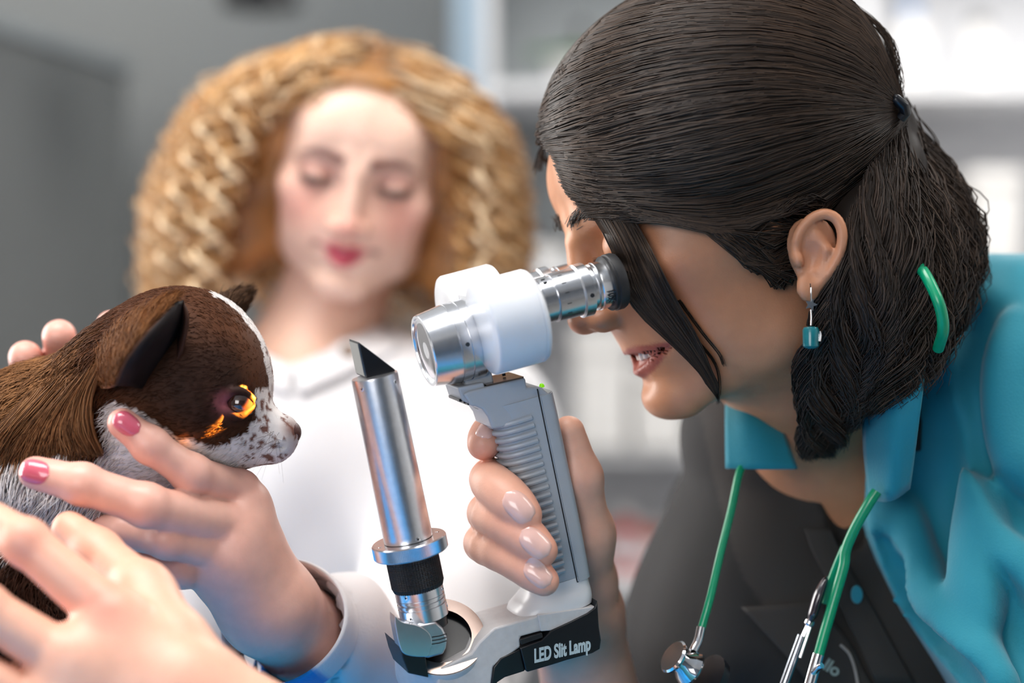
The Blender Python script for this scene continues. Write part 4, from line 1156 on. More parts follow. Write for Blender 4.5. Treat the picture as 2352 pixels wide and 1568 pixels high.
# eyebrows and lashes
def brow(pts, n, ln, seed, rad=.00022):
    rg = np.random.default_rng(seed); base = crom(pts, 60); out = []
    for k_ in range(n):
        t = rg.random(); i = int(t * 58); b = base[i] + rg.normal(0, .0014, 3); d = nrm(base[min(i + 4, 59)] - base[max(i - 2, 0)]) + np.array([0, 0, .35]) + rg.normal(0, .12, 3)
        out.append(np.stack([b + nrm(d) * ln * u for u in np.linspace(0, 1, 5)]))
    v, f = strands_mesh(np.array(out), rad * np.array([1, 1, .9, .7, .3])); return mesh_obj('eyebrow', v, f, M['hair_dark'], person_v, sharp=180, colors=np.tile([.02, .013, .01], (len(v), 1)))
for s in (1, -1):
    bp = np.array([VFace.w(80, 17, 9 * s), VFace.w(77, 20, 20 * s), VFace.w(69, 21, 34 * s), VFace.w(58, 17, 46 * s)]); bp = project(VS, bp, .0005, iters=4)
    brow(bp, 260, .008, 3 + s)
    lp = project(VS, np.array([VFace.w(78, -4, 20 * s), VFace.w(78, -5, 31 * s), VFace.w(68, -4, 43 * s)]), .0004, iters=4)
    rg_ = np.random.default_rng(9); base = crom(lp, 30); o2 = []
    for i in range(30):
        d = nrm(VF.u * 1.0 - VF.v * .5 + rg_.normal(0, .12, 3)); o2.append(np.stack([base[i] + d * .008 * u + VF.v * .003 * u * u for u in np.linspace(0, 1, 5)]))
    v, f = strands_mesh(np.array(o2), .0002 * np.array([1, 1, .8, .6, .3])); mesh_obj('eyelashes', v, f, M['hair_dark'], person_v, sharp=180, colors=np.tile([.01, .008, .007], (len(v), 1)))
# earring
er = empty('earring'); tag(er, 'silver drop earring with a teal bead under the ear of the dark-haired person', 'earring')
e0 = VLOBE + np.array([0, -.004, .006]); er.location = e0 - np.array([0, 0, .026])
E0 = np.array(er.location)
hk = np.array([e0, e0 + [0, -.002, -.002], e0 + [0, -.002, -.006], e0 + [0, -.0015, -.010]]) - E0
mesh_obj('hook', *sweep(hk, .0005, 8), M['chrome'], er)
star = []
for k_ in range(10):
    a = k_ * math.pi / 5 + .3; r = .0034 if k_ % 2 == 0 else .0016; star.append([r * math.sin(a), r * math.cos(a)])
v, f = extrude(np.array(star), -.0006, .0006, axis=1); mesh_obj('charm', v + (e0 - E0) + np.array([0, -.0015, -.0105]), f, M['chrome'], er, smooth=False)
mesh_obj('link', *sweep(np.array([[0, -.0015, .013], [.0002, -.0015, .009], [0, -.0015, .005]]), .0005, 8), M['chrome'], er)
v, f = lathe([(-.0005, .0012), (0, .0030), (.001, .0041), (.009, .0043), (.0105, .0036), (.011, .0012)], (0, -.0015, -.0065), (0, 0, 1), 24)
mesh_obj('bead', v, f, mat('teal_bead', srgb(18, 110, 118), .25, coat=.4, noise=(200, .15)), er)
v, f = sweep(np.array([[.0042, -.0025, .002], [.0047, -.0025, 0], [.0043, -.0025, -.003]]), .0007, 6); mesh_obj('setting', v, f, M['chrome'], er)
# ------------------------------------------------------------------ the vet: clothes
M['teal'] = mat('teal_cloth', srgb(18, 132, 152), 0.75, sheen=.2, noise=(9, .10), bump=(700, .25))
M['charcoal'] = mat('charcoal_cloth', srgb(44, 41, 39), 0.8, sheen=.03, noise=(12, .08), bump=(800, .25))
M['blackcloth'] = mat('black_cloth', srgb(24, 24, 27), 0.8, sheen=.15, noise=(12, .1), bump=(800, .25))
M['trousers'] = mat('dark_trousers', srgb(40, 44, 56), 0.8, noise=(12, .1), bump=(600, .2))
M['shoe'] = mat('shoe', srgb(220, 220, 222), 0.5, noise=(30, .05))

def torso_core(S, g=0.0):
    S.cap(P(1885, 1080, 1.17), P(1860, 1480, 1.18), .078 + g, .103 + g, k=.05)
    S.cap(P(1860, 1480, 1.18), P(1960, 2250, 1.18), .103 + g, .118 + g, k=.05)
    S.cap(P(2120, 1010, 1.15), P(2420, 985, 1.12), .070 + g, .066 + g, k=.05)
    S.cap(P(2190, 1250, 1.19), P(2150, 2250, 1.20), .110 + g, .120 + g, k=.06)
    S.cap(P(2420, 985, 1.12), P(2330, 1500, 1.20), .080 + g, .11 + g, k=.06)
    return S
def arm_core(S, g=0.0):
    S.cap(P(2430, 1010, 1.10), P(2340, 1900, 1.00), .060 + g, .053 + g, k=.03)      # near upper arm
    return S
def fold(p, seed, sx, sy, sz, amp):
    return (vnoise(p * np.array([sx, sy, sz]), 1.0, seed) * amp).astype(np.float32)
# dark inner top
TS = torso_core(SDF()); TS.cap(P(1730, 1240, 1.27), P(1600, 1900, 1.26), .052, .048, k=.03)
TS.cap(P(1885, 1100, 1.20), P(1745, 1190, 1.27), .06, .055, k=.04)
TS.cap(P(1738, 1060, 1.15), P(1800, 1320, 1.17), .043, .082, k=.03)
TS.cap(P(1600, 1900, 1.26), P(1450, 1960, 1.17), .048, .044, k=.02)
def neckhole(p):
    q = np.asarray(p, np.float64); a = P(1938, 1000, 1.06); b = P(1925, 1180, 1.06)
    return None
class Cut:
    def __init__(s, S, fn): s.S = S; s.fn = fn
    def __call__(s, p): return np.maximum(s.S(p), s.fn(np.asarray(p, np.float64)).astype(np.float32))
NH = SDF().cap(P(1935, 960, 1.085), P(1948, 1225, 1.085), .026, .010, k=.01)
NH2 = SDF().cap(P(1880, 860, 1.15), P(1920, 1010, 1.13), .055, .044, k=.01)
TS.disp(lambda p: fold(p, 3, 9, 9, 22, .006) + fold(p, 4, 26, 26, 14, .0025), 0)
xb = lambda z: np.interp(-z, [-(CAMZ + (784 - y) / K * 1.07) for y in (700, 900, 1200, 1290, 1400, 1500, 1568, 2300)], [(x - 1176) / K * 1.07 for x in (2040, 1992, 1984, 2015, 2065, 2128, 2170, 2420)])
inner = Cut(TS, lambda p: np.maximum(np.maximum(-NH(p), -NH2(p)), p[:, 0] - xb(p[:, 2]) - .03))
v, f = mesh_sdf(inner, (0.02, .93, 1.05), (.46, 1.42, 1.46), .0035)
def pxof(v): return proj(v)
qx = pxof(v)
# grey front panel on a black top: two cloths of the same garment
gl = np.interp(qx[:, 1], [900, 960, 1100, 1250, 1330, 1400, 1480, 1568], [1570, 1610, 1640, 1680, 1710, 1760, 1860, 1960])
m = sstep(-4, 4, qx[:, 0] - gl) * (v[:, 1] < 1.19)
cc = blend(np.tile(np.array(srgb(9, 9, 10)), (len(v), 1)), np.array(srgb(42, 39, 37)), m)
M['inner'] = mat('dark_top_cloth', (.05, .05, .05), .8, attr=True, sheen=.04, noise=(14, .10), bump=(800, .25))
dark = mesh_obj('dark_top', v, f, M['inner'], person_v, sharp=180, colors=cc)
dark['label'] = 'black top with charcoal front panel'
# teal scrub coat, worn open
CS = torso_core(SDF(), .009); arm_core(CS, .008)
CS.cap(P(2040, 930, 1.14), P(2200, 860, 1.13), .050, .052, k=.04)
C0_ = torso_core(SDF(), .009); arm_core(C0_, .008)
def crease(pts, r0, r1, off, op='+', k=.014):
    pp_ = [on_body(C0_, x, y, off) for x, y in crom(np.array(pts, float), 9)]; rr = np.linspace(r0, r1, 9)
    for a, b, ra, rb in zip(pp_[:-1], pp_[1:], rr[:-1], rr[1:]): CS.cap(a, b, ra, rb, k=k, op=op)
def on_body(Sf, x, y, off, t0=.9):
    r = np.array([(x - 1176) / K, 1.0, (784 - y) / K]); c0 = np.array([0, 0, CAMZ]); t = t0
    for _ in range(50):
        d = float(Sf(np.array([c0 + r * t], np.float32))[0]); t += max(min(d, .03), -.004) * .85
        if abs(d) < .0003: break
    return c0 + r * (t - off)
crease([(2188, 740), (2200, 900), (2232, 1060), (2300, 1230), (2390, 1380)], .008, .010, -.003)
crease([(2260, 740), (2262, 900), (2290, 1040), (2350, 1160)], .012, .012, .004, '-', .016)
crease([(2325, 760), (2312, 900), (2330, 1020), (2380, 1100)], .008, .008, -.003)
crease([(2110, 900), (2140, 1120), (2200, 1300), (2300, 1460), (2400, 1560)], .012, .014, .005, '-', .018)
crease([(2070, 1180), (2110, 1320), (2190, 1450), (2290, 1568)], .008, .010, -.003)
crease([(2030, 1250), (2080, 1400), (2150, 1500), (2220, 1590)], .009, .010, .005, '-', .014)
crease([(2250, 1150), (2240, 1300), (2262, 1420)], .007, .005, -.002)
CS.disp(lambda p: fold(p, 7, 24, 16, 9, .008) + fold(p, 8, 60, 40, 16, .003), 0)
coatf = Cut(CS, lambda p: np.maximum(np.maximum((xb(p[:, 2]) - p[:, 0]) * .93, -NH2(p)), -NH(p)))
v, f = mesh_sdf(coatf, (0.10, .90, 1.02), (.48, 1.42, 1.50), .0034)
coat = mesh_obj('scrub_coat', v, f, M['teal'], person_v, sharp=180)
coat['label'] = 'teal scrub coat worn open'
# left sleeve of the coat beyond the frame
SL = SDF().cap(P(2340, 1900, 1.00), P(2250, 2060, .98), .060, .055).cap(P(2250, 2060, .98), P(1050, 2000, .85), .054, .046, k=.02)
v, f = mesh_sdf(SL, P(900, 2500, .80) - .05, (.42, 1.12, 1.28), .006); mesh_obj('coat_sleeve', v, f, M['teal'], person_v, sharp=180)

def sheet(name, rows, m, parent, thick=.0016, nu=14, nv=14, wob=.0):
    """cloth panel through a net of points (rows of points), given thickness"""
    A = np.array([crom(np.array(r), nu) for r in rows]); A = np.array([crom(A[:, i], nv) for i in range(nu)]).transpose(1, 0, 2)
    v = A.reshape(-1, 3); f = [(j * nu + i, j * nu + i + 1, (j + 1) * nu + i + 1, (j + 1) * nu + i) for j in range(nv - 1) for i in range(nu - 1)]
    if wob: v = v + np.array([0, 1, 0]) * (vnoise(v, 30, 5) * wob)[:, None]
    o = mesh_obj(name, v, f, m, parent, sharp=180); s = o.modifiers.new('solid', 'SOLIDIFY'); s.thickness = thick; s.offset = 0; return o
# collar flaps
sheet('collar', [[P(1668, 872, 1.10), P(1705, 868, 1.09), P(1735, 880, 1.09)], [P(1667, 960, 1.065), P(1725, 955, 1.055), P(1795, 985, 1.06)], [P(1667, 1075, 1.055), P(1745, 1077, 1.045), P(1830, 1076, 1.05)]], M['teal'], person_v, .0022, wob=.002)
sheet('collar', [[P(1990, 850, 1.05), P(2060, 800, 1.01), P(2130, 790, 1.0)], [P(1984, 1000, 1.035), P(2050, 980, 1.005), P(2112, 960, 1.0)], [P(1998, 1146, 1.04), P(2045, 1150, 1.02), P(2088, 1120, 1.02)]], M['teal'], person_v, .0022, wob=.003)
# placket with a button, chest pocket
ob = lambda x, y, off: on_body(TS, x, y, off)
sheet('placket', [[ob(x - w_, y, .0035), ob(x, y, .0045), ob(x + w_, y, .0035)] for x, y, w_ in ((1878, 1215, 30), (1900, 1270, 32), (1938, 1340, 34), (1985, 1430, 38), (2055, 1568, 44))], M['charcoal'], person_v, .0016, nv=24)
bt = ob(1968, 1365, .007); v, f = lathe([(-.0012, .0048), (0, .0052), (.0008, .0048), (.001, .001)], bt, (-.2, -1, .05), 24); v = bt + (v - bt) * np.array([.62, 1, 1])
mesh_obj('button', v, f, M['teal'], person_v)
pk = sheet('pocket', [[ob(x, y, .0036) for x, y in r] for r in (((1702, 1394), (1790, 1388), (1882, 1380)), ((1745, 1440), (1825, 1436), (1915, 1428)), ((1790, 1490), (1870, 1490), (1955, 1480)), ((1835, 1540), (1920, 1550), (1990, 1550)), ((1870, 1590), (1950, 1600), (2020, 1600)))], M['charcoal'], person_v, .0016)
st = np.array([ob(x, y, .006) for x, y in ((1930, 1480), (1950, 1500), (1962, 1530), (1970, 1568), (1972, 1590))])
mesh_obj('seam_tape', *sweep(crom(st, 20), .0009, 6), mat('seam_tape', srgb(150, 142, 136), .8, noise=(60, .1)), pk)
ta, tb = ob(1892, 1522, .0062), ob(1930, 1546, .0062)
text_obj('embroidery', 'llo', mat_uvw((ta + tb) / 2, tb - ta, (.25, 0, 1)), .0095, mat('embroidery', srgb(150, 165, 160), .7, noise=(100, .1)), pk, offset=.00025)
# trousers and shoes, below the frame
LS = SDF()
hipv = np.array([.42, 1.22, .92])
LS.cap(P(2000, 2150, 1.18), hipv, .125, .13, k=.05)
for dy, ky in ((-.09, 1.13), (.09, 1.31)):
    LS.cap(hipv + [0.0, dy, -.02], (.42, ky, .50), .085, .06, k=.04).cap((.42, ky, .50), (.46, ky, .09), .058, .042, k=.02)
v, f = mesh_sdf(LS, (.0, .95, .04), (.65, 1.5, 1.2), .008); mesh_obj('trousers', v, f, M['trousers'], person_v, sharp=180)
for ky in (1.13, 1.31):
    SS = SDF().cap((.47, ky, .04), (.34, ky, .028), .038, .027, k=.01).box((.40, ky, .008), (.105, .036, .008), .006, k=.008)
    v, f = mesh_sdf(SS, (.25, ky - .06, -.01), (.55, ky + .06, .12), .005); v[:, 2] = np.maximum(v[:, 2], .001); mesh_obj('shoe', v, f, M['shoe'], person_v, sharp=180)

# ------------------------------------------------------------------ stethoscope round the vet's neck
M['green_tube'] = mat('green_tubing', srgb(0, 150, 104), 0.32, spec=.5, coat=.3, noise=(60, .04))
ste = empty('stethoscope', P(1740, 1540, 1.03)); tag(ste, 'green stethoscope hanging round the neck of the dark-haired person', 'stethoscope')
O3 = np.array(ste.location)
def tube(name, pts, r, m, n=16, parent=ste): return mesh_obj(name, *sweep(crom(np.array(pts), 40) - O3, r, n), m, parent)
tube('tubing', [P(1712, 1060, 1.052), P(1697, 1090, 1.047), P(1680, 1170, 1.040), P(1655, 1270, 1.030), P(1632, 1370, 1.022), P(1611, 1445, 1.020)], .0022, M['green_tube'])
tube('tubing', [P(2014, 1128, 1.020), P(1996, 1155, 1.020), P(1965, 1210, 1.022), P(1943, 1262, 1.024), P(1938, 1300, 1.024), P(1918, 1370, 1.024), P(1895, 1450, 1.022), P(1879, 1508, 1.020)], .0029, M['green_tube'])
tube('tubing', [P(1940, 1255, 1.026), P(1925, 1290, 1.030), P(1908, 1335, 1.034), P(1895, 1385, 1.036)], .0021, M['green_tube'])
tube('tubing', [P(2104, 606, .985), P(2125, 630, .975), P(2150, 680, .968), P(2163, 720, .968), P(2166, 760, .972), P(2155, 800, .985)], .0030, M['green_tube'])
tube('ear_tube', [P(1611, 1440, 1.02), P(1604, 1470, 1.018), P(1592, 1495, 1.015)], .0024, M['chrome'])
tube('ear_tube', [P(1880, 1503, 1.02), P(1868, 1545, 1.018), P(1850, 1610, 1.014)], .0033, M['chrome'])
tube('side_nipple', [P(1868, 1545, 1.016), P(1880, 1532, 1.010), P(1888, 1528, 1.008)], .0016, M['chrome'])
ch = P(1572, 1525, 1.012)
v, f = lathe([(-.006, .004), (-.0055, .0095), (-.004, .0100), (-.001, .0085), (.002, .006), (.006, .0055), (.0065, .009), (.008, .0095), (.009, .0085), (.009, .001)], ch - O3, nrm((-.75, -.35, .55)), 40)
mesh_obj('chest_piece', v, f, M['chrome'], ste)
v, f = lathe([(-.010, .002), (-.009, .013), (-.004, .014), (-.0035, .004)], ch - O3 + np.array([.009, .004, -.006]), nrm((-.75, -.35, .55)), 40)
mesh_obj('diaphragm_rim', v, f, M['black'], ste)
# pen clipped in the chest pocket
pen = empty('pen', P(1830, 1540, 1.03)); tag(pen, 'dark chrome pen with a clip in the chest pocket', 'pen')
O4 = np.array(pen.location); pd = nrm(P(1893, 1325, 1.035) - P(1802, 1568, 1.025))
p_ = lambda x, y, d: P(x, y, d) - O4
mesh_obj('barrel', *sweep(np.array([p_(1795, 1590, 1.026), p_(1820, 1520, 1.028), p_(1842, 1460, 1.030)]), .0026, 16), mat('dark_steel', (.35, .38, .42), .18, 1.0, noise=(90, .08)), pen)
mesh_obj('shaft', *sweep(np.array([p_(1826, 1512, 1.028), p_(1842, 1470, 1.029), p_(1858, 1435, 1.030)]), .0016, 14), M['chrome'], pen)
mesh_obj('clip', *sweep(np.array([p_(1838, 1510, 1.024), p_(1852, 1470, 1.025), p_(1862, 1440, 1.026)]), .0008, 10), M['chrome'], pen)
mesh_obj('collar_ring', *lathe([(-.001, .002), (0, .0028), (.002, .0028), (.003, .002)], p_(1858, 1434, 1.029), pd, 20), M['chrome'], pen)
hd = np.array([p_(1860, 1430, 1.029), p_(1868, 1405, 1.029), p_(1880, 1365, 1.029), p_(1893, 1335, 1.030), p_(1898, 1322, 1.031)])
mesh_obj('head', *sweep(crom(hd, 24), np.interp(np.linspace(0, 1, 24), [0, .2, .5, .8, 1], [.0022, .0048, .0050, .0032, .0008]), 20, squash=.6), mat('smoked_plastic', (.02, .015, .025), .06, spec=.8, coat=1.0, noise=(100, .1)), pen)
# ------------------------------------------------------------------ the dog
M['fur'] = mat('dog_fur', (.1, .06, .04), .6, spec=.14, attr=True, noise=(120, .15))
M['dog_nose'] = mat('dog_nose', srgb(78, 46, 42), .38, spec=.5, noise=(300, .2), bump=(1400, .3))
M['dog_eye'] = mat('dog_eye', srgb(46, 22, 14), .04, spec=.8, coat=1.0, noise=(60, .1))
M['dog_lid'] = mat('dog_lid', srgb(150, 84, 88), .35, noise=(150, .15))
DS = SDF()
def dl(x, y, d, r, k=.012): DS.ell(P(x, y, d), r, k=k)
dl(428, 852, 1.0, (.0415, .038, .0415), k=0)                      # skull
dl(494, 905, .995, (.0245, .034, .029), k=.014)                     # face
DS.cap(P(540, 985, .992), P(642, 1002, .992), .0175, .0090, k=.009)   # muzzle
DS.cap(P(565, 970, .992), P(650, 985, .992), .0125, .0066, k=.007)
DS.cap(P(470, 1010, .992), P(620, 1028, .992), .0130, .0075, k=.012)  # lower jaw
dl(470, 965, .985, (.024, .024, .020), k=.015)                    # cheek
DS.cap(P(370, 900, 1.005), P(70, 1110, 1.03), .0415, .0475, k=.03)      # neck
DS.cap(P(310, 985, 1.0), P(190, 1130, 1.0), .024, .030, k=.025)        # throat
DS.cap(P(70, 1110, 1.03), P(-120, 1420, 1.05), .050, .064, k=.03)     # chest and trunk
DS.cap(P(-120, 1420, 1.05), P(-260, 1800, 1.08), .064, .055, k=.03)
DS.cap(P(40, 1320, 1.0), P(60, 1420, .985), .026, .020, k=.02)
for dz in (-.025, .03):                                              # legs, tucked behind the hands
    DS.cap(P(20, 1350, 1.0 + dz), P(70, 1600, .98 + dz), .016, .010, k=.02); DS.cap(P(70, 1600, .98 + dz), P(60, 1760, .985 + dz), .0095, .0075, k=.008)
    DS.cap(P(60, 1760, .985 + dz), P(85, 1790, .985 + dz), .009, .008, k=.006)
    DS.cap(P(-260, 1780, 1.08 + dz), P(-180, 1960, 1.06 + dz), .026, .013, k=.02); DS.cap(P(-180, 1960, 1.06 + dz), P(-250, 2080, 1.07 + dz), .011, .008, k=.008); DS.cap(P(-250, 2080, 1.07 + dz), P(-190, 2130, 1.07 + dz), .009, .008, k=.006)
DS.cap(P(-280, 1800, 1.09), P(-420, 1650, 1.11), .010, .005, k=.01)   # tail
def on_dog(x, y, off, t0=.86):
    return on_body(DS, x, y, off, t0)
EY = on_dog(546, 926, 0)
DS.ell(EY + np.array([.0015, -.003, .0]), (.0085, .008, .0068), k=.004, op='-')
DS.ell(on_dog(516, 925, 0) + np.array([0, .002, 0]), (.006, .004, .004), k=.003, op='-')
# lids
for y0, s in ((-1, 1), (1, -1)):
    a, b, c = [EY + np.array(o) for o in ((-.0085, -.0005, .0005 * s), (0, -.0020, .0066 * s), (.0078, .0005, .002 * s))]
    pts = crom([a, b, c], 9)
    for p, q in zip(pts[:-1], pts[1:]): DS.cap(p, q, .0016, .0016, k=.002)
DS.cap(P(655, 1022, .985), P(590, 1040, .977), .0006, .0006, k=.001, op='-')
dv, df = mesh_sdf(DS, P(-520, 2250, .9) - .03, P(720, 560, 1.12) + np.array([.03, .12, .03]), .0019)

def inpoly(q, poly):
    x, y = q[:, 0], q[:, 1]; ins = np.zeros(len(q), bool); j = len(poly) - 1
    for i in range(len(poly)):
        xi, yi = poly[i]; xj, yj = poly[j]
        c = ((yi > y) != (yj > y)) & (x < (xj - xi) * (y - yi) / (yj - yi + 1e-9) + xi); ins ^= c; j = i
    return ins
BROWN = [(-600, 650), (0, 740), (300, 600), (420, 600), (540, 660), (600, 760), (625, 880), (592, 900), (588, 945), (572, 990), (530, 1020), (470, 1022), (400, 1004), (345, 968), (300, 938), (250, 922),
         (236, 950), (246, 1010), (240, 1042), (205, 1046), (150, 1010), (95, 1035), (40, 1030), (5, 1070), (-600, 1150)]
DARKBODY = [(-800, 1240), (60, 1255), (140, 1320), (120, 1420), (60, 1500), (-50, 1800), (-60, 2300), (-900, 2300)]
def dogcolor(v, rg=None):
    q = proj(v); n = np.stack([vnoise(v, 260, 1), vnoise(v, 260, 2)], 1) * 7 + np.stack([vnoise(v, 80, 3), vnoise(v, 80, 4)], 1) * 8
    qn = q + n
    white = np.array(srgb(226, 220, 218)); dark = np.array(srgb(46, 25, 16)); tan = np.array(srgb(150, 104, 66)); choc = np.array(srgb(80, 46, 26))
    c = np.tile(white, (len(v), 1))
    b = inpoly(qn, BROWN); d2 = inpoly(qn, DARKBODY)
    br = np.tile(dark, (len(v), 1))
    top = sstep(60, 170, np.hypot(q[:, 0] - 470, q[:, 1] - 900) - 30 * vnoise(v, 60, 6)); br = blend(br, choc, top)
    nk = sstep(250, 130, q[:, 0] + 30 * vnoise(v, 90, 8)); st = .5 + .5 * vnoise(v * np.array([1, 1, .5]), 160, 9); br = blend(br, tan, nk * (.25 + .75 * st))
    c = np.where(b[:, None], br, c)
    # blaze up the middle of the forehead
    bl = (v[:, 1] > .990 + .003 * vnoise(v, 150, 11)) & (v[:, 1] < 1.012) & (q[:, 0] > 492) & (q[:, 1] < 905) & (np.hypot(q[:, 0] - 428, q[:, 1] - 852) > 140)
    c = np.where(bl[:, None], white, c)
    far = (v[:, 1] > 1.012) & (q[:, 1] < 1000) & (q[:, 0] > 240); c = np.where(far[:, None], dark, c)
    c = np.where(d2[:, None], np.array(srgb(62, 36, 24)), c)
    # speckles on the muzzle
    sp = (vnoise(v, 420, 12) > .38) & (q[:, 0] > 545) & ~b; c = np.where(sp[:, None], np.array(srgb(120, 84, 74)), c)
    rim = np.exp(-((q[:, 0] - 668) / 22) ** 2 - ((q[:, 1] - 985) / 24) ** 2); c = blend(c, np.array(srgb(120, 74, 58)), .8 * rim)
    # dark rims round the eye
    e = np.linalg.norm(v - EY, axis=1); c = blend(c, np.array(srgb(26, 14, 12)), np.exp(-(e / .0105) ** 2) * .9)
    return c
dcol = dogcolor(dv)
pk_ = np.linalg.norm(dv - on_dog(512, 924, 0), axis=1); dcol = blend(dcol, np.array(srgb(150, 84, 92)), np.exp(-(pk_ / .0048) ** 2) * .95)
dog = mesh_obj('dog', dv, df, M['fur'], None, sharp=180, colors=dcol)
tag(dog, 'small brown and white dog with big ears, held up to the slit lamp', 'dog')
# eye, nose
v, f = lathe([(-.0078 * math.cos(t), .0078 * math.sin(t)) for t in np.linspace(0.02, math.pi - .02, 24)], EY + np.array([.0008, .0036, 0]), (0, 1, 0), 32)
mesh_obj('eye', v, f, M['dog_eye'], dog, sharp=180)
NS_ = SDF().ell(P(664, 992, .992), (.0062, .0068, .0060), k=0).ell(P(655, 998, .992), (.006, .006, .006), k=.004)
for dd in (-.004, .004): NS_.ell(P(674, 1002, .992 + dd), (.0026, .0016, .0014), k=.001, op='-')
v, f = mesh_sdf(NS_, P(664, 992, .992) - .02, P(664, 992, .992) + .02, .0009); mesh_obj('nose', v, f, M['dog_nose'], dog, sharp=180)

# ears: folded sheets (columns: back edge, outer bulge, front edge, hollow, root)
def ear(rows, cols, name='ear'):
    nu, nv = 28, 24
    A = np.array([crom(np.array([P(*q) for q in r]), nu) for r in rows]); A = np.array([crom(A[:, i], nv) for i in range(nu)]).transpose(1, 0, 2)
    C = np.array([np.array(cols, float)[None].repeat(1, 0)[0]]); cc = np.stack([np.interp(np.linspace(0, 1, nu), np.linspace(0, 1, len(cols)), np.array(cols)[:, k]) for k in range(3)], 1)
    cc = np.tile(cc[None], (nv, 1, 1)).reshape(-1, 3); v = A.reshape(-1, 3)
    cc = cc * (1 + .25 * vnoise(v, 300, 4))[:, None]
    f = [(j * nu + i, j * nu + i + 1, (j + 1) * nu + i + 1, (j + 1) * nu + i) for j in range(nv - 1) for i in range(nu - 1)]
    o = mesh_obj(name, v, f, M['fur'], dog, sharp=180, colors=np.clip(cc, 0, 1)); s = o.modifiers.new('solid', 'SOLIDIFY'); s.thickness = .0016; s.offset = 0
    return o, A
tan_, mid_, blk_, pk2 = srgb(120, 74, 38), srgb(100, 60, 30), srgb(24, 17, 18), srgb(150, 100, 74)
near_ear, EA = ear([
    [(222, 872, .985), (238, 892, .955), (284, 884, .938), (345, 892, .966), (392, 868, .962)],
    [(230, 806, .972), (256, 832, .945), (312, 826, .930), (372, 842, .966), (418, 806, .956)],
    [(276, 748, .962), (304, 768, .940), (350, 772, .930), (398, 784, .962), (430, 748, .953)],
    [(345, 706, .956), (362, 718, .944), (386, 728, .938), (412, 738, .956), (430, 718, .953)],
    [(402, 684, .955), (406, 690, .951), (410, 693, .949), (416, 692, .953), (420, 688, .955)]],
    [tan_, mid_, tan_, pk2, blk_, blk_, blk_, blk_, blk_, srgb(60, 36, 26)])
far_ear, EB = ear([[(488, 700, 1.03), (515, 705, 1.02), (545, 715, 1.03), (560, 722, 1.045)], [(500, 684, 1.035), (525, 690, 1.025), (550, 700, 1.032), (562, 706, 1.045)], [(535, 672, 1.04), (548, 676, 1.034), (560, 684, 1.036), (568, 690, 1.044)], [(565, 667, 1.042), (569, 668, 1.041), (572, 670, 1.042), (573, 673, 1.043)]],
    [srgb(92, 66, 46), srgb(74, 50, 34), srgb(60, 40, 28), srgb(48, 32, 24)])
# short hairs on the ears
er_ = np.random.default_rng(8)
def ear_fur(A, n, jmax, cols, ln, parent):
    nv, nu, _ = A.shape; u_ = er_.random(n) * (jmax - 1); v_ = er_.random(n) * (nv - 2); i = u_.astype(int); j = v_.astype(int)
    fu, fv = (u_ - i)[:, None], (v_ - j)[:, None]; i2 = np.minimum(i + 1, nu - 1)
    p = (A[j, i] * (1 - fu) + A[j, i2] * fu) * (1 - fv) + (A[j + 1, i] * (1 - fu) + A[j + 1, i2] * fu) * fv
    tg_ = A[j + 1, i] - A[j, i]; tg_ /= np.linalg.norm(tg_, axis=1, keepdims=True) + 1e-9; nn_ = np.cross(tg_, A[j, i2] - A[j, i]); nn_ /= np.linalg.norm(nn_, axis=1, keepdims=True) + 1e-9
    nn_ *= np.sign(-nn_[:, 1:2] + 1e-6); d = tg_ + er_.normal(0, .2, p.shape)
    q = np.linspace(0, 1, 5)[None, :, None]; L_ = (ln * (.6 + .8 * er_.random(n)))[:, None, None]
    path = p[:, None] + nn_[:, None] * .0008 + L_ * (d[:, None] * q + nn_[:, None] * .25 * np.sin(q * 2))
    c = np.array(cols)[er_.integers(0, len(cols), n)] * (1 + er_.normal(0, .18, (n, 1)))
    v, f = strands_mesh(path, np.array([1, 1, .8, .5, .2]) * .0002); o = mesh_obj('ear_fur', v, f, M['fur'], parent, sharp=180, colors=np.repeat(np.clip(c, 0, 1), 15, axis=0)); o['kind'] = 'stuff'
ear_fur(EA, 3200, 12, [srgb(130, 82, 44), srgb(104, 62, 32), srgb(152, 102, 62)], .006, near_ear)
ear_fur(EB, 900, 28, [srgb(92, 66, 46), srgb(70, 48, 34)], .005, far_ear)
# fur: short on the head, long on neck and chest
def face_samples(v, f, n, rg):
    a = v[f[:, 0]]; b = v[f[:, 1]]; c = v[f[:, 2]]; d = v[f[:, 3]]
    ar = np.linalg.norm(np.cross(c - a, d - b), axis=1); i = rg.choice(len(f), n, p=ar / ar.sum()); s, t = rg.random((2, n, 1))
    return a[i] * (1 - s) * (1 - t) + b[i] * s * (1 - t) + c[i] * s * t + d[i] * (1 - s) * t
fr = np.random.default_rng(21)
vis = df[(proj(dv[df[:, 0]])[:, 0] > -250) & (proj(dv[df[:, 0]])[:, 1] < 1500)]
root = face_samples(dv, vis, 46000, fr); q = proj(root)
g_ = np.concatenate([grad(DS, root[i:i + 5000]) for i in range(0, len(root), 5000)]); nr = g_ / (np.linalg.norm(g_, axis=1, keepdims=True) + 1e-9)
keep = (np.linalg.norm(root - EY, axis=1) > .011) & (np.linalg.norm(root - P(664, 992, .99), axis=1) > .009)
root, q, nr = root[keep], q[keep], nr[keep]
hd = sstep(300, 200, q[:, 0])                              # 0 head .. 1 neck
chest = hd * sstep(1000, 1080, q[:, 1])
ln = .0036 + .0105 * hd + .004 * chest; ln = ln * (.7 + .6 * fr.random(len(ln)))
mz = sstep(540, 600, q[:, 0]); ln *= (1 - .5 * mz)
flow_h = np.array([-.85, .1, -.25]); flow_n = np.array([-.45, -.1, -1.0]); fl = flow_h[None] * (1 - hd[:, None]) + flow_n[None] * hd[:, None]
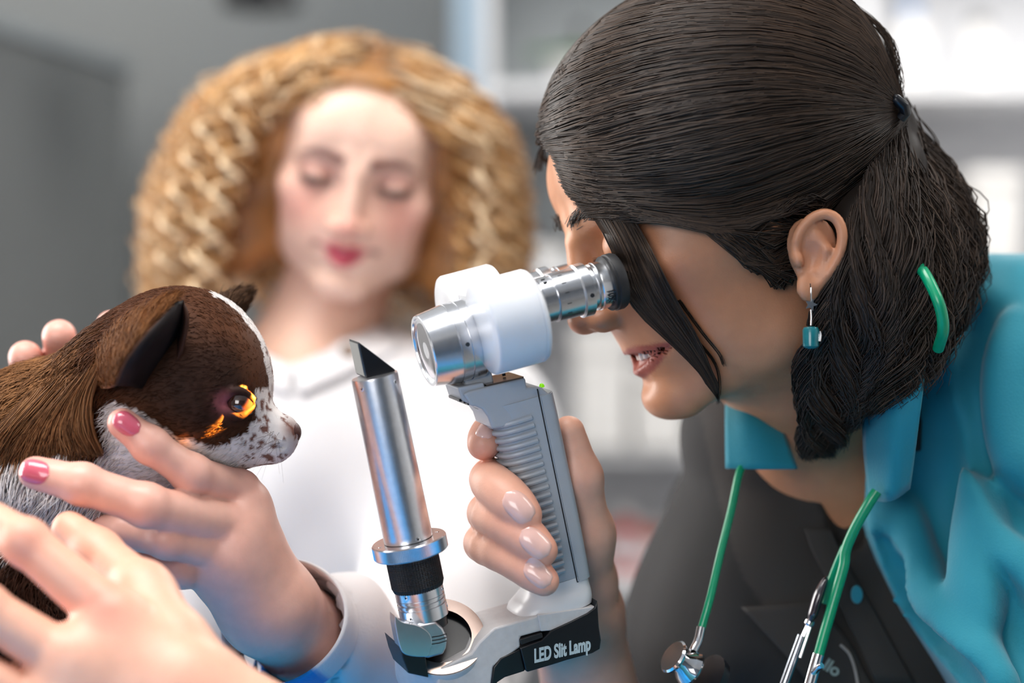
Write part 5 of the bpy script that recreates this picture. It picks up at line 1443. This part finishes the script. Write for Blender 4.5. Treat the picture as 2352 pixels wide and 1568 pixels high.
fl = fl + fr.normal(0, .18, fl.shape) + np.stack([vnoise(root, 60, 31), vnoise(root, 60, 32), vnoise(root, 60, 33)], 1) * .45
fl -= nr * (fl * nr).sum(1, keepdims=True); fl /= np.linalg.norm(fl, axis=1, keepdims=True)
u = np.linspace(0, 1, 5)[None, :, None]
lift_ = (.22 + .12 * hd)[:, None, None]
path = root[:, None] + ln[:, None, None] * (fl[:, None] * u + nr[:, None] * lift_ * np.sin(u * 2.2)) - nr[:, None] * .0004
fc = dogcolor(root); fc = fc * (1 + fr.normal(0, .16, (len(fc), 1)))
v, f = strands_mesh(path, np.array([1, 1, .85, .6, .2])[None] * (.00016 + .00012 * hd)[:, None])
fur = mesh_obj('fur', v, f, M['fur'], dog, sharp=180, colors=np.repeat(np.clip(fc, 0, 1), 15, axis=0)); fur['kind'] = 'stuff'
# long brown tresses behind the near ear and hanging on the neck
tg = [[(250, 820), (215, 900), (215, 980), (238, 1040)], [(225, 840), (190, 920), (180, 985), (205, 1045)], [(200, 860), (140, 940), (110, 1000), (95, 1040)], [(150, 880), (80, 960), (40, 1010), (5, 1070)], [(80, 900), (10, 980), (-40, 1040), (-60, 1090)]]
tb = guide_bundle(tg, 2200, 12, .06, fr)
base = np.array([on_dog(x, y, .002) for x, y in np.concatenate([crom(g, 12) for g in tg])]).reshape(5, 12, 3)
dep = base[..., 1]
# depth from the guides
G2 = [np.concatenate([crom(g, 12), dep[i][:, None]], 1) for i, g in enumerate(tg)]
tb = guide_bundle([g for g in G2], 2200, 12, .05, fr); tb3 = world3(tb); tb3[..., 1] -= .001 + .006 * fr.random((2200, 1)) * np.sin(np.linspace(.3, 2.6, 12))[None]
tb3 = clump(tb3, 90, .5, fr) + fr.normal(0, .0008, (2200, 1, 3))
tc_ = np.array(srgb(104, 66, 38))[None] * (1 - fr.random((2200, 1)) * .55) + np.array(srgb(176, 128, 86))[None] * (fr.random((2200, 1)) ** 2.5) * .6
v, f = strands_mesh(tb3, .00027 * np.array([1] * 8 + [.9, .8, .6, .3])); mesh_obj('neck_fur', v, f, M['fur'], dog, sharp=180, colors=np.repeat(np.clip(tc_, 0, 1), 36, axis=0))['kind'] = 'stuff'
# whiskers and brow hairs
wp = []
for k_ in range(14):
    b = on_dog(620 + 24 * fr.random(), 990 + 30 * fr.random(), 0); d = nrm(np.array([-.3 + fr.normal(0, .25), -.7, -.35 + fr.normal(0, .25)])); wp.append([b + d * .022 * t + np.array([0, 0, -.006]) * t * t for t in np.linspace(0, 1, 8)])
for k_ in range(8):
    b = on_dog(596, 850 + 4 * k_, 0); d = nrm(np.array([.8, -.2, .5 + fr.normal(0, .3)])); wp.append([b + d * .008 * t for t in np.linspace(0, 1, 8)])
v, f = strands_mesh(np.array(wp), .00009 * np.linspace(1, .3, 8)); mesh_obj('whiskers', v, f, M['fur'], dog, sharp=180, colors=np.tile(srgb(90, 70, 60), (len(v), 1)))['kind'] = 'stuff'

# --- the slit beam of the lamp on the dog's eye
bl = bpy.data.lights.new('slit_beam', 'SPOT'); bl.energy = 30; bl.color = (1.0, .50, .06); bl.spot_size = math.radians(17); bl.spot_blend = .15; bl.shadow_soft_size = .0008
bl.use_nodes = True; nt = bl.node_tree; em = nt.nodes['Emission']
tcn = nt.nodes.new('ShaderNodeTexCoord'); sx_ = nt.nodes.new('ShaderNodeSeparateXYZ'); nt.links.new(tcn.outputs['Normal'], sx_.inputs[0])
dv_ = nt.nodes.new('ShaderNodeMath'); dv_.operation = 'DIVIDE'; nt.links.new(sx_.outputs['X'], dv_.inputs[0]); nt.links.new(sx_.outputs['Z'], dv_.inputs[1])
ab = nt.nodes.new('ShaderNodeMath'); ab.operation = 'ABSOLUTE'; nt.links.new(dv_.outputs[0], ab.inputs[0])
lt = nt.nodes.new('ShaderNodeMapRange'); lt.inputs['From Min'].default_value = .020; lt.inputs['From Max'].default_value = .034; lt.inputs['To Min'].default_value = 1; lt.inputs['To Max'].default_value = 0
nt.links.new(ab.outputs[0], lt.inputs['Value']); nt.links.new(lt.outputs['Result'], em.inputs['Strength'])
blo = bpy.data.objects.new('slit_beam', bl); COL.objects.link(blo); blo.location = MIRROR_W
dd_ = nrm(EY + np.array([.003, .0, .001]) - MIRROR_W); upv = nrm(P(590, 860, .98) - P(535, 960, .97)); xx = nrm(np.cross(upv, -dd_)); yy = np.cross(-dd_, xx)
mm = Matrix.Identity(4)
for i in range(3): mm[i][0] = xx[i]; mm[i][1] = yy[i]; mm[i][2] = -dd_[i]; mm[i][3] = MIRROR_W[i]
blo.matrix_world = mm
blo.parent = lamp; blo.matrix_parent_inverse = lamp.matrix_world.inverted()
# ------------------------------------------------------------------ the curly-haired person
def rot(axis, deg):
    return np.array(Matrix.Rotation(math.radians(deg), 3, Vector(axis)))
Rb = rot((0, 1, 0), 9.5) @ rot((0, 0, 1), 3.0) @ rot((1, 0, 0), 13.0)       # roll, yaw, pitch
bf, bu, bl_ = Rb @ np.array([0, -1.0, 0]), Rb @ np.array([0, 0, 1.0]), Rb @ np.array([1.0, 0, 0])
BSC = .925; HSC = .965
BF = Frame(P(815, 420, 1.405) - bf * .074 * BSC, bf, bu, bl_)
BS = SDF()
BFace = Face(BS, BF, dy=0.0, sc=BSC, smile=.005, slim=1.13, crown=4)
for sg in (1, -1): BFace.ear(BS, -12, -14, 66, sg, size=.95, tilt=10)
# neck and chest
BS.cap(BFace.w(-34, -72, 0), P(705, 880, 1.515), .042, .048, k=.010)
BS.cap(P(705, 890, 1.515), P(700, 1010, 1.50), .056, .085, k=.03)
# left arm and hand under the dog's chin
BS.cap(P(790, 1540, 1.10), P(622, 1400, 1.0), .030, .0235, k=.02)
BL = [
    (ppts([(548, 1128, .985), (440, 1088, .958), (345, 1022, .948), (282, 972, .946)]), [.0108, .0094, .0086, .0076]),
    (ppts([(535, 1205, .975), (335, 1160, .938), (190, 1112, .932), (82, 1086, .936)]), [.0112, .0102, .0096, .0082]),
    (ppts([(520, 1265, .975), (385, 1238, .955), (290, 1222, .965), (230, 1215, .975)]), [.0106, .0092, .0086, .0080]),
    (ppts([(505, 1318, .985), (415, 1308, .970), (345, 1295, .975), (300, 1285, .985)]), [.0100, .0086, .0078, .0070]),
]
BLT = (ppts([(560, 1250, 1.03), (520, 1150, 1.045), (450, 1105, 1.05), (390, 1080, 1.05)]), [.0150, .0118, .0102, .0085])
BH = Hand(BS, P(622, 1400, 1.0), .0235, BL, BLT, palm=.0120)
# right hand behind the dog's neck
BS.cap(P(160, 1480, 1.18), P(70, 1230, 1.10), .030, .0245, k=.02)
BR = [
    (ppts([(275, 985, 1.085), (268, 880, 1.088), (262, 800, 1.080), (256, 748, 1.070)]), [.0108, .0098, .0092, .0086]),
    (ppts([(195, 1005, 1.085), (165, 890, 1.092), (145, 815, 1.082), (136, 772, 1.068)]), [.0110, .0102, .0098, .0094]),
    (ppts([(115, 1035, 1.085), (82, 930, 1.090), (66, 862, 1.080), (58, 820, 1.068)]), [.0108, .0100, .0096, .0092]),
    (ppts([(45, 1080, 1.085), (5, 990, 1.088), (-15, 935, 1.078), (-22, 905, 1.07)]), [.0100, .0090, .0084, .0078]),
]
BRT = (ppts([(190, 1140, 1.12), (250, 1060, 1.12), (300, 1000, 1.115), (330, 950, 1.11)]), [.0140, .0115, .0100, .0085])
BH2 = Hand(BS, P(70, 1230, 1.10), .0245, BR, BRT, palm=.0120)
bv, bq = mesh_sdf(BS, (-.36, .90, 1.17), (.05, 1.66, 1.72), .0019)
FAIR = np.array(srgb(252, 208, 186)); ROSE = np.array(srgb(232, 138, 124))
marks = [(q, r * .95, ROSE, .35) for q, r in BH.knuckles + BH2.knuckles] + [(ch[0][-1], .012, srgb(240, 150, 136), .5) for ch in BL + BR]
col = skin_color(bv, np.array(srgb(236, 184, 166)), marks)
hm = bv[:, 1] > 1.22
fcol = skin_color(bv, FAIR, [(BFace.w(88, -34, 0), .014, srgb(238, 160, 146), .4)])
fcol = BFace.paint(bv, fcol, np.array(srgb(212, 74, 98)), blush=np.array(srgb(244, 146, 128)), brow=np.array(srgb(104, 50, 40)), lash=np.array(srgb(26, 14, 14)), lip_amt=.95, blush_amt=.5, lip_fade=.85)
ql = BFace.loc(bv); sc_m = sstep(66, 76, ql[:, 1] + .004 * ql[:, 2] ** 2) * (ql[:, 1] > 30) + sstep(20, 5, ql[:, 0]) * sstep(-8, 6, ql[:, 1]) * (np.abs(ql[:, 2]) < 72)
fcol = blend(fcol, np.array(srgb(150, 104, 62)), np.clip(sc_m, 0, 1))
col = np.where(hm[:, None], fcol, col)
person_b = mesh_obj('person', bv, bq, M['skin_fair'], None, sharp=180, colors=col)
tag(person_b, 'curly blond person in a white jacket holding the brown and white dog', 'person')
for (pts, rad), nx, ln, wd in zip(BL[:2], ((.05, -.9, .35), (0, -.95, .2)), (.0145, .0165), (.0105, .0118)):
    finger_nail(BS, person_b, M['nail_pink'], pts, rad, V3(nx), ln, wd)
# ---- curls
M['hair_blond'] = mat('hair_blond', (.6, .4, .2), .38, spec=.5, attr=True, noise=(60, .12))
cr = np.random.default_rng(77)
def curl_paths(n, m, rad_h, rad_t, pitch, rg):
    t = np.linspace(0, 1, m)[None]
    ph0 = rg.uniform(-180, 180, (n, 1)); front = np.abs(ph0) < 62
    sgn = np.where(ph0 >= 0, 1, -1)
    # a centre parting: front roots fall to their own side
    ph1 = np.where(front, sgn * rg.uniform(68, 100, (n, 1)), ph0 + rg.normal(0, 8, (n, 1)))
    el = np.radians(np.where(front, rg.uniform(28, 88, (n, 1)), rg.uniform(8, 88, (n, 1))))
    phi = np.radians(ph0 + (ph1 - ph0) * np.clip(t * 2.6, 0, 1) ** .8)
    yr = .040 + .053 * np.sin(el)                          # root height over the eye line
    ye = rg.uniform(-.175, -.06, (n, 1)) + .02 * (np.abs(ph1) > 120)
    y = yr + (ye - yr) * (t ** 1.15) + .010 * np.sin(np.clip(t * 3.2, 0, 1) * math.pi) * (.4 + np.sin(el))
    out = np.interp(y, [-.18, -.12, -.05, 0, .05, .08, .10, .115, .13], [.135, .150, .155, .142, .122, .098, .076, .05, .02])
    rho = rg.uniform(.66, 1.0, (n, 1)) ** .8
    r0 = .071 * np.cos(el); rr = r0 + (out * rho - r0) * np.clip(t * 3.0, 0, 1) ** .7
    lat = rr * np.sin(phi); lat = np.where(lat > .07, .07 + (lat - .07) * .78, lat); fwd = np.minimum(rr * np.cos(phi) * 1.0 - .006, .086) - .012 * np.clip(t * 2, 0, 1)
    p = np.stack([fwd, y, lat], -1)
    w_ = rg.uniform(.75, 1.35, (n, 1)); ang = t * 6.283 * (np.abs(yr - ye) / pitch) * w_ + rg.random((n, 1)) * 6.283
    amp = rad_h * rg.uniform(.6, 1.3, (n, 1)) * np.clip(t * 5, .15, 1)
    e1 = np.stack([np.cos(phi), np.zeros_like(phi), np.sin(phi)], -1); e2 = np.stack([-np.sin(phi), np.zeros_like(phi), np.cos(phi)], -1)
    p = p + e1 * (np.cos(ang) * amp)[..., None] + e2 * (np.sin(ang) * amp)[..., None]
    p[..., 1] += rg.normal(0, .004, (n, 1))
    return p * HSC, t
def keep_face_free(p):
    """push curls that would cross the face to the side"""
    z = p[..., 2] / HSC; y = p[..., 1] / HSC; x = p[..., 0] / HSC
    lim = np.interp(y, [-.14, -.11, -.08, -.03, .02, .042, .058, .068], [.046, .053, .060, .067, .065, .052, .030, 0.0])
    inside = (x > .012) & (np.abs(z) < lim) & (y < .068)
    z = np.where(inside, np.sign(z + 1e-9) * (lim + .004), z); p[..., 2] = z * HSC; p[..., 0] = np.where(inside, np.minimum(p[..., 0], .062), p[..., 0]); return p
pts1, t1 = curl_paths(820, 64, .0085, .0016, .026, cr); pts1 = keep_face_free(pts1)
w1 = BF.wor(pts1.reshape(-1, 3)).reshape(pts1.shape)
gold = np.array(srgb(226, 174, 110)); pale = np.array(srgb(252, 228, 190)); deep = np.array(srgb(150, 96, 48)); rootc = np.array(srgb(104, 70, 42))
def blond_cols(n, m, sides, rg):
    a = rg.random((n, 1, 1)); c = gold[None, None] * (1 - a) + np.where(rg.random((n, 1, 1)) < .5, pale[None, None], deep[None, None]) * a
    t = np.linspace(0, 1, m)[None, :, None]; rt = np.exp(-(t / .07) ** 2) * .75
    c = c * (1 - rt) + rootc[None, None] * rt; return np.repeat(c.reshape(-1, 3), sides, axis=0)
V1, F1 = strands_mesh(w1, .0021 * np.concatenate([[.6], np.ones(58), [.9, .8, .65, .5, .3]]), 4); C1 = blond_cols(820, 64, 4, cr)
pts2, _ = curl_paths(1500, 48, .0105, .0006, .022, cr); pts2[..., 2] *= 1.05; pts2 = keep_face_free(pts2)
w2_ = BF.wor(pts2.reshape(-1, 3)).reshape(pts2.shape); V2, F2 = strands_mesh(w2_, .00045, 3); C2 = blond_cols(1500, 48, 3, cr)
BM = SDF()
for x, y, z, r in ((-26, 36, 0, (80, 66, 80)), (-40, -20, 0, (52, 95, 108)), (-15, -40, 92, (34, 70, 34)), (-15, -40, -92, (34, 70, 34)), (-4, 26, 70, (44, 50, 28)), (-4, 26, -70, (44, 50, 28)), (34, 78, 0, (30, 12, 42))):
    BM.ell(BFace.w(x, y, z), np.array(r) * .001 * BSC, R=BF.R, k=.02)
V0, F0 = mesh_sdf(BM, BF.o - .22, BF.o + .22, .006)
C0 = np.tile(np.array(srgb(178, 124, 70)), (len(V0), 1)) * (1 + .3 * vnoise(V0, 90, 2))[:, None]
bh = mesh_obj('hair', np.concatenate([V1, V2, V0]), np.concatenate([F1, F2 + len(V1), F0 + len(V1) + len(V2)]), M['hair_blond'], person_b, sharp=180, colors=np.clip(np.concatenate([C1, C2, C0]), 0, 1))
bh['label'] = 'voluminous blond corkscrew curls'
# ---- white jacket
M['whitecloth'] = mat('white_cloth', srgb(226, 224, 226), .8, sheen=.2, attr=False, noise=(10, .03), bump=(600, .25))
M['bluecloth'] = mat('blue_cloth', srgb(0, 134, 205), .7, noise=(20, .06), bump=(600, .25))
JS = SDF()
JS.cap(P(450, 1030, 1.50), P(1030, 1010, 1.48), .072, .072, k=.05)
JS.cap(P(560, 960, 1.52), P(860, 950, 1.52), .062, .062, k=.05)
JS.cap(P(720, 1180, 1.50), P(720, 1700, 1.52), .125, .120, k=.06)
JS.cap(P(720, 1700, 1.52), P(730, 2400, 1.55), .120, .130, k=.06)
JS.cap(P(500, 1300, 1.50), P(560, 2300, 1.54), .09, .10, k=.06); JS.cap(P(930, 1300, 1.50), P(880, 2300, 1.54), .09, .10, k=.06)
JS.cap(P(1040, 1020, 1.47), P(1005, 1660, 1.24), .066, .056, k=.03)         # left sleeve
JS.cap(P(1005, 1660, 1.24), P(676, 1450, 1.035), .055, .0345, k=.02)
JS.cap(P(430, 1040, 1.49), P(225, 1760, 1.30), .066, .056, k=.03)           # right sleeve
JS.cap(P(225, 1760, 1.30), P(120, 1390, 1.15), .055, .038, k=.02)
JS.disp(lambda p: fold(p, 13, 14, 14, 9, .011) + fold(p, 14, 30, 26, 18, .006), 0)
VN = SDF().cap(P(690, 640, 1.42), P(668, 800, 1.40), .075, .012, k=.01).cap(P(680, 740, 1.44), P(667, 832, 1.445), .045, .012, k=.01).cap(P(690, 700, 1.50), P(695, 800, 1.50), .058, .054, k=.01)
# the left cuff is open: hollow where the wrist comes out
wd = nrm(P(622, 1400, 1.0) - P(790, 1540, 1.10))
CU = SDF().cap(P(690, 1460, 1.04), P(560, 1350, .965), .0285, .0320, k=.005)
_ax = nrm(P(622, 1400, 1.0) - P(690, 1460, 1.04)); _cc = P(646, 1424, 1.014) - _ax * .010
def cuffcut(p):
    q = p - _cc; near = np.linalg.norm(q, axis=1) < .08; return np.where(near, q @ _ax, -1.0)
jf = Cut(JS, lambda p: np.maximum(np.maximum(-VN(p), -CU(p)), cuffcut(p)))
v, f = mesh_sdf(jf, (-.40, .98, .95), (.14, 1.72, 1.52), .0052)
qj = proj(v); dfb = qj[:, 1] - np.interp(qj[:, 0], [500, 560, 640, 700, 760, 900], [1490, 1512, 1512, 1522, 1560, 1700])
bm_ = sstep(-10, 10, dfb) * sstep(760, 720, qj[:, 0]) * (v[:, 1] < 1.13) * (v[:, 0] > -.19)  # mask of the blue light painted on the underside of the sleeve
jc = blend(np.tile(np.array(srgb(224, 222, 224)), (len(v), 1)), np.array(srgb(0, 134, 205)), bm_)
M['jacket'] = mat('white_jacket_cloth', (.8, .8, .8), .8, attr=True, sheen=.2, noise=(10, .03), bump=(600, .25))
jk = mesh_obj('jacket', v, f, M['jacket'], person_b, sharp=180, colors=jc); jk['label'] = 'white jacket with blue light painted under the cuff'
ax = nrm(P(622, 1400, 1.0) - P(690, 1460, 1.04)); e1, e2 = perp(ax); cc_ = P(646, 1424, 1.014)
th = np.linspace(0, 2 * math.pi, 121)[:-1]
rings = []
for s_, r_ in ((-.022, .0350), (-.010, .0362), (-.002, .0358), (.0005, .0345), (-.002, .0332), (-.012, .0325), (-.024, .0318)):
    rings.append(cc_ + ax * s_ + r_ * (1 + .03 * np.sin(3 * th + 1))[:, None] * (np.cos(th)[:, None] * e1 + np.sin(th)[:, None] * e2))
v, f = loft(rings, cap=False); vq_ = proj(v); cu_c = blend(np.tile(np.array(srgb(228, 226, 228)), (len(v), 1)), np.array(srgb(0, 134, 205)), sstep(-10, 10, vq_[:, 1] - np.interp(vq_[:, 0], [500, 560, 640, 700, 760], [1485, 1512, 1512, 1522, 1560])))  # same blue light carried into the cuff colour
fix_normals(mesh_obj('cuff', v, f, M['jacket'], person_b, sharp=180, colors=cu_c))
# collar flaps
ojb = lambda x, y, off: on_body(JS, x, y, off, 1.2)
sheet('collar', [[ojb(x, y, .006) for x, y in r] for r in (((585, 800), (625, 822), (668, 846)), ((560, 850), (612, 880), (665, 905)))], M['whitecloth'], person_b, .004)
lap = sheet('collar', [[ojb(x, y, .008) for x, y in r] for r in (((668, 846), (770, 800), (872, 748)), ((690, 905), (800, 855), (915, 800)))], M['whitecloth'], person_b, .004)
bc_ = ojb(800, 806, .014); mesh_obj('button', *lathe([(0, .006), (.002, .006), (.003, .004), (.003, .001)], bc_, (0, -1, 0), 20), mat('tan_button', srgb(150, 128, 112), .4, noise=(80, .1)), lap)
# blue straps at the waist
for a, b in (((1112, 1320), (1078, 1408)), ((1110, 1320), (1120, 1410))):
    p0, p1 = P(*a, 1.36), P(*b, 1.36); mesh_obj('strap', *sweep(np.array([p0, (p0 + p1) / 2, p1]), .0042, 10, squash=.4), M['bluecloth'], person_b)
# trousers, shoes
LS = SDF(); LS.cap((-.215, 1.54, .92), (-.10, 1.54, .92), .125, .125, k=.05)
for x in (-.24, -.075): LS.cap((x, 1.54, .90), (x, 1.55, .48), .085, .058, k=.04).cap((x, 1.55, .48), (x, 1.57, .09), .056, .042, k=.02)
v, f = mesh_sdf(LS, (-.40, 1.3, .04), (.10, 1.75, 1.1), .009); mesh_obj('trousers', v, f, M['trousers'], person_b, sharp=180)
for x in (-.24, -.075):
    SS = SDF().cap((x, 1.58, .04), (x, 1.45, .028), .038, .027, k=.01).box((x, 1.51, .008), (.036, .105, .008), .006, k=.008)
    v, f = mesh_sdf(SS, (x - .06, 1.36, -.01), (x + .06, 1.66, .12), .005); v[:, 2] = np.maximum(v[:, 2], .001); mesh_obj('shoe', v, f, M['shoe'], person_b, sharp=180)
# ------------------------------------------------------------------ exam table, shelves and what stands on them
M['steel'] = mat('stainless_steel', (.6, .61, .63), .3, 1.0, noise=(40, .05))
M['mat_blue'] = mat('blue_table_mat', srgb(0, 148, 222), .5, noise=(8, .05), bump=(300, .15))
tb_ = empty('exam_table', (-.30, .55, 0)); tag(tb_, 'steel examination table with a blue mat between the two people', 'table')
def part(name, lo, hi, m, parent=tb_, bv=.004, o=(-.30, .55, 0)):
    return boxo(name, np.array(lo) - o, np.array(hi) - o, m, parent, bv)
part('table_top', (-1.05, -.45, .99), (.20, 1.20, 1.025), M['steel'])
part('mat', (-1.03, -.43, 1.025), (.18, 1.18, 1.045), M['mat_blue'], bv=.006)
for x in (-.88, .14):
    for y in (-.08, 1.12): part('leg', (x - .025, y - .025, 0), (x + .025, y + .025, .99), M['steel'])
for y in (-.08, 1.12): part('rail', (-.88, y - .015, .25), (.14, y + .015, .29), M['steel'])

# tall cabinet at the left
tc = empty('tall_cabinet', (-1.15, 3.05, 0)); tc.rotation_euler = (0, 0, math.radians(-14)); tag(tc, 'tall dark grey cabinet standing at the left behind the dog', 'cabinet')
cg = mat('cabinet_grey', srgb(112, 114, 114), .5, noise=(4, .04))
boxo('body', (-.45, -.30, .08), (.45, .28, 1.90), cg, tc, .004); boxo('plinth', (-.43, -.27, 0), (.43, .26, .08), M['dark_plastic'], tc)
boxo('top_panel', (-.46, -.31, 1.90), (.46, .29, 1.925), M['laminate_grey'], tc, .003)
for x0, x1, hx in ((-.445, -.003, -.05), (.003, .445, .05)):
    d_ = boxo('door', (x0, -.32, .09), (x1, -.302, 1.895), cg, tc, .003); boxo('handle', (hx - .008, -.345, .95), (hx + .008, -.322, 1.15), M['steel'], d_, .003)
# shelving unit along the far wall
SY0, SY1 = 3.22, 3.62
def wx(p, d=SY0): return (p - 1176) / K * d
def wz(p, d=SY0): return CAMZ + (784 - p) / K * d
su = empty('shelving_unit', (.6, 3.4, 0)); tag(su, 'white open shelving unit along the far wall', 'shelf'); so = np.array([.6, 3.4, 0])
def sp(name, lo, hi, m, bv=.003): return boxo(name, np.array(lo) - so, np.array(hi) - so, m, su, bv)
sp('upright', (wx(1040), SY0, 0), (wx(1108), SY1, 2.3), M['steel_blue']); sp('edge_strip', (wx(1108), SY0 - .004, 0), (wx(1132), SY1, 2.3), M['laminate'])
XS = 1.55
sp('upright', (XS, SY0, 0), (XS + .03, SY1, 2.3), M['laminate']); sp('upright', (wx(1985), SY0 + .02, 0), (wx(2010), SY1, 2.3), M['laminate'])
sp('back_panel', (wx(1132), SY1 - .02, wz(600)), (wx(2000), SY1, 2.3), M['laminate_grey'])
sp('back_panel', (wx(2000), SY1 - .02, wz(600)), (XS, SY1, 2.3), M['laminate']); sp('back_panel', (wx(1132), SY1 - .02, .1), (XS, SY1, wz(600)), M['laminate'])
SHZ = [wz(y) for y in (190, 610, 1030, 1330, 1700)]
for z in SHZ: sp('shelf_board', (wx(1132), SY0, z - .022), (XS, SY1 - .02, z), M['laminate'])
sp('top_board', (wx(1040), SY0, 2.28), (XS + .03, SY1, 2.30), M['laminate'])
# things on the shelves
def bottle(x, zi, r, h, m, capm, label, y=3.36, grp=None):
    z = SHZ[zi]; o = empty('bottle', (x, y, z)); tag(o, label, 'bottle', grp)
    mesh_obj('body', *lathe([(0, r * .9), (.004, r), (h * .68, r), (h * .78, r * .55), (h * .80, r * .42), (h * .84, r * .42)], (0, 0, 0), (0, 0, 1), 28), m, o)
    mesh_obj('cap', *lathe([(h * .84, r * .48), (h * .98, r * .48), (h, r * .42)], (0, 0, 0), (0, 0, 1), 24), capm, o)
    mesh_obj('sticker', *lathe([(h * .2, r * 1.01), (h * .55, r * 1.01)], (0, 0, 0), (0, 0, 1), 28), M['laminate'], o)
def carton(x0, x1, zi, h, dp, m, label, y=3.30, kind='box'):
    z = SHZ[zi]; o = empty('carton', ((x0 + x1) / 2, y, z)); tag(o, label, kind)
    boxo('body', (-(x1 - x0) / 2, -dp / 2, 0), ((x1 - x0) / 2, dp / 2, h * .8), m, o, .004); boxo('lid', (-(x1 - x0) / 2 - .004, -dp / 2 - .004, h * .8), ((x1 - x0) / 2 + .004, dp / 2 + .004, h), m, o, .004)
c_ = lambda n, rgb: mat(n, srgb(*rgb), .5, noise=(20, .06))
cw, cr_, cb_, cg_, cbr, cgy, cgr = c_('item_white', (232, 230, 228)), c_('item_red', (204, 60, 44)), c_('item_blue', (120, 150, 190)), c_('item_green', (96, 150, 88)), c_('item_brown', (86, 60, 46)), c_('item_grey', (120, 122, 122)), c_('item_cream', (214, 200, 180))
bottle(wx(1205, 3.36), 1, .026, .085, cbr, cgy, 'small brown bottle on the shelf right of the blond curls')
carton(wx(1228, 3.3), wx(1300, 3.3), 1, .035, .16, cw, 'flat white carton behind the eyepiece of the slit lamp')
bottle(wx(1440, 3.30), 3, .034, .105, cr_, cw, 'red bottle on a low shelf left of the dark top')
bottle(wx(1500, 3.34), 3, .028, .085, c_('item_orange', (216, 120, 92)), cw, 'smaller orange bottle beside the red one')
carton(wx(1385, 3.42), wx(1420, 3.42), 3, .07, .1, cgr, 'small cream box left of the red bottle', y=3.42)
carton(wx(1320), wx(1440), 2, .20, .2, cw, 'white carton on the shelf below the chin of the dark-haired person')
carton(wx(1455), wx(1570), 2, .14, .2, cw, 'lower white carton right of the taller one on the same shelf')
carton(wx(1400), wx(1540), 4, .12, .22, cb_, 'pale blue box on the lowest shelf in view')
carton(wx(2060), wx(2190), 1, .13, .2, cw, 'white box behind the ponytail'); carton(wx(2230), wx(2340), 1, .16, .2, cw, 'taller white box at the right edge')
carton(wx(2230), wx(2330), 2, .10, .2, cb_, 'pale blue box right of the teal shoulder')
bottle(wx(1335, 3.4), 0, .022, .13, cgy, M['dark_plastic'], 'dark grey bottle on the top shelf beside the plant', y=3.40)
bottle(wx(2090, 3.36), 0, .035, .16, cw, cb_, 'white bottle on the top shelf at the right'); bottle(wx(2250, 3.36), 0, .035, .14, cw, cgy, 'short white bottle at the far end of the top shelf')
# plant
pl_ = empty('potted_plant', (wx(1300, 3.34), 3.34, SHZ[0])); tag(pl_, 'small green potted plant on the top shelf above the forehead', 'plant')
mesh_obj('pot', *lathe([(0, .022), (.05, .03), (.052, .033), (.06, .033), (.06, .028), (.05, .026)], (0, 0, 0), (0, 0, 1), 28), cw, pl_)
pr = np.random.default_rng(3)
for k_ in range(14):
    a = pr.random() * 6.28; l_ = .05 + .03 * pr.random(); d_ = np.array([math.cos(a), math.sin(a), 0]); s_ = np.array([-d_[1], d_[0], 0])
    mid = [np.array([0, 0, .055]) + d_ * l_ * t + np.array([0, 0, .06 * t - .05 * t * t]) for t in np.linspace(0, 1, 7)]; wd_ = .012 * np.sin(np.linspace(.15, math.pi - .05, 7))
    v = np.array([m_ + s_ * w_ * j for m_, w_ in zip(mid, wd_) for j in (-1, 0, 1)]); v[1::3, 2] -= .003
    f = [(i * 3 + j, i * 3 + j + 1, i * 3 + j + 4, i * 3 + j + 3) for i in range(6) for j in (0, 1)]
    lf = mesh_obj('leaf', v, f, cg_, pl_, sharp=180); sm = lf.modifiers.new('solid', 'SOLIDIFY'); sm.thickness = .0012
# black pendant lamp at the top
pd_ = empty('pendant_lamp', (wx(600, 2.9), 2.9, wz(16, 2.9))); tag(pd_, 'black pendant lamp just above the curly hair at the top edge', 'lamp')
mesh_obj('shade', *lathe([(0, .06), (.002, .062), (.05, .045), (.075, .02), (.09, .012), (.09, .004), (.07, .014), (.045, .04), (.004, .057)], (0, 0, 0), (0, 0, 1), 36), M['dark_plastic'], pd_)
mesh_obj('cord', *sweep(np.array([[0, 0, .085], [0, 0, .4], [0, 0, ZC - wz(16, 2.9)]]), .003, 8), M['dark_plastic'], pd_)
# ceiling panels
for i, (x, y) in enumerate(((.9, 2.6), (-.4, .7), (1.6, .9))):
    o = empty('ceiling_panel', (x, y, ZC)); tag(o, ('white ceiling light panel above the shelving unit', 'white ceiling light panel above the table', 'white ceiling light panel over the dark-haired person')[i], 'ceiling light')
    boxo('housing', (-.62, -.32, -.05), (.62, .32, -.002), M['laminate'], o, .004)
    boxo('diffuser', (-.58, -.28, -.062), (.58, .28, -.05), M['lamp_panel'], o, .002)
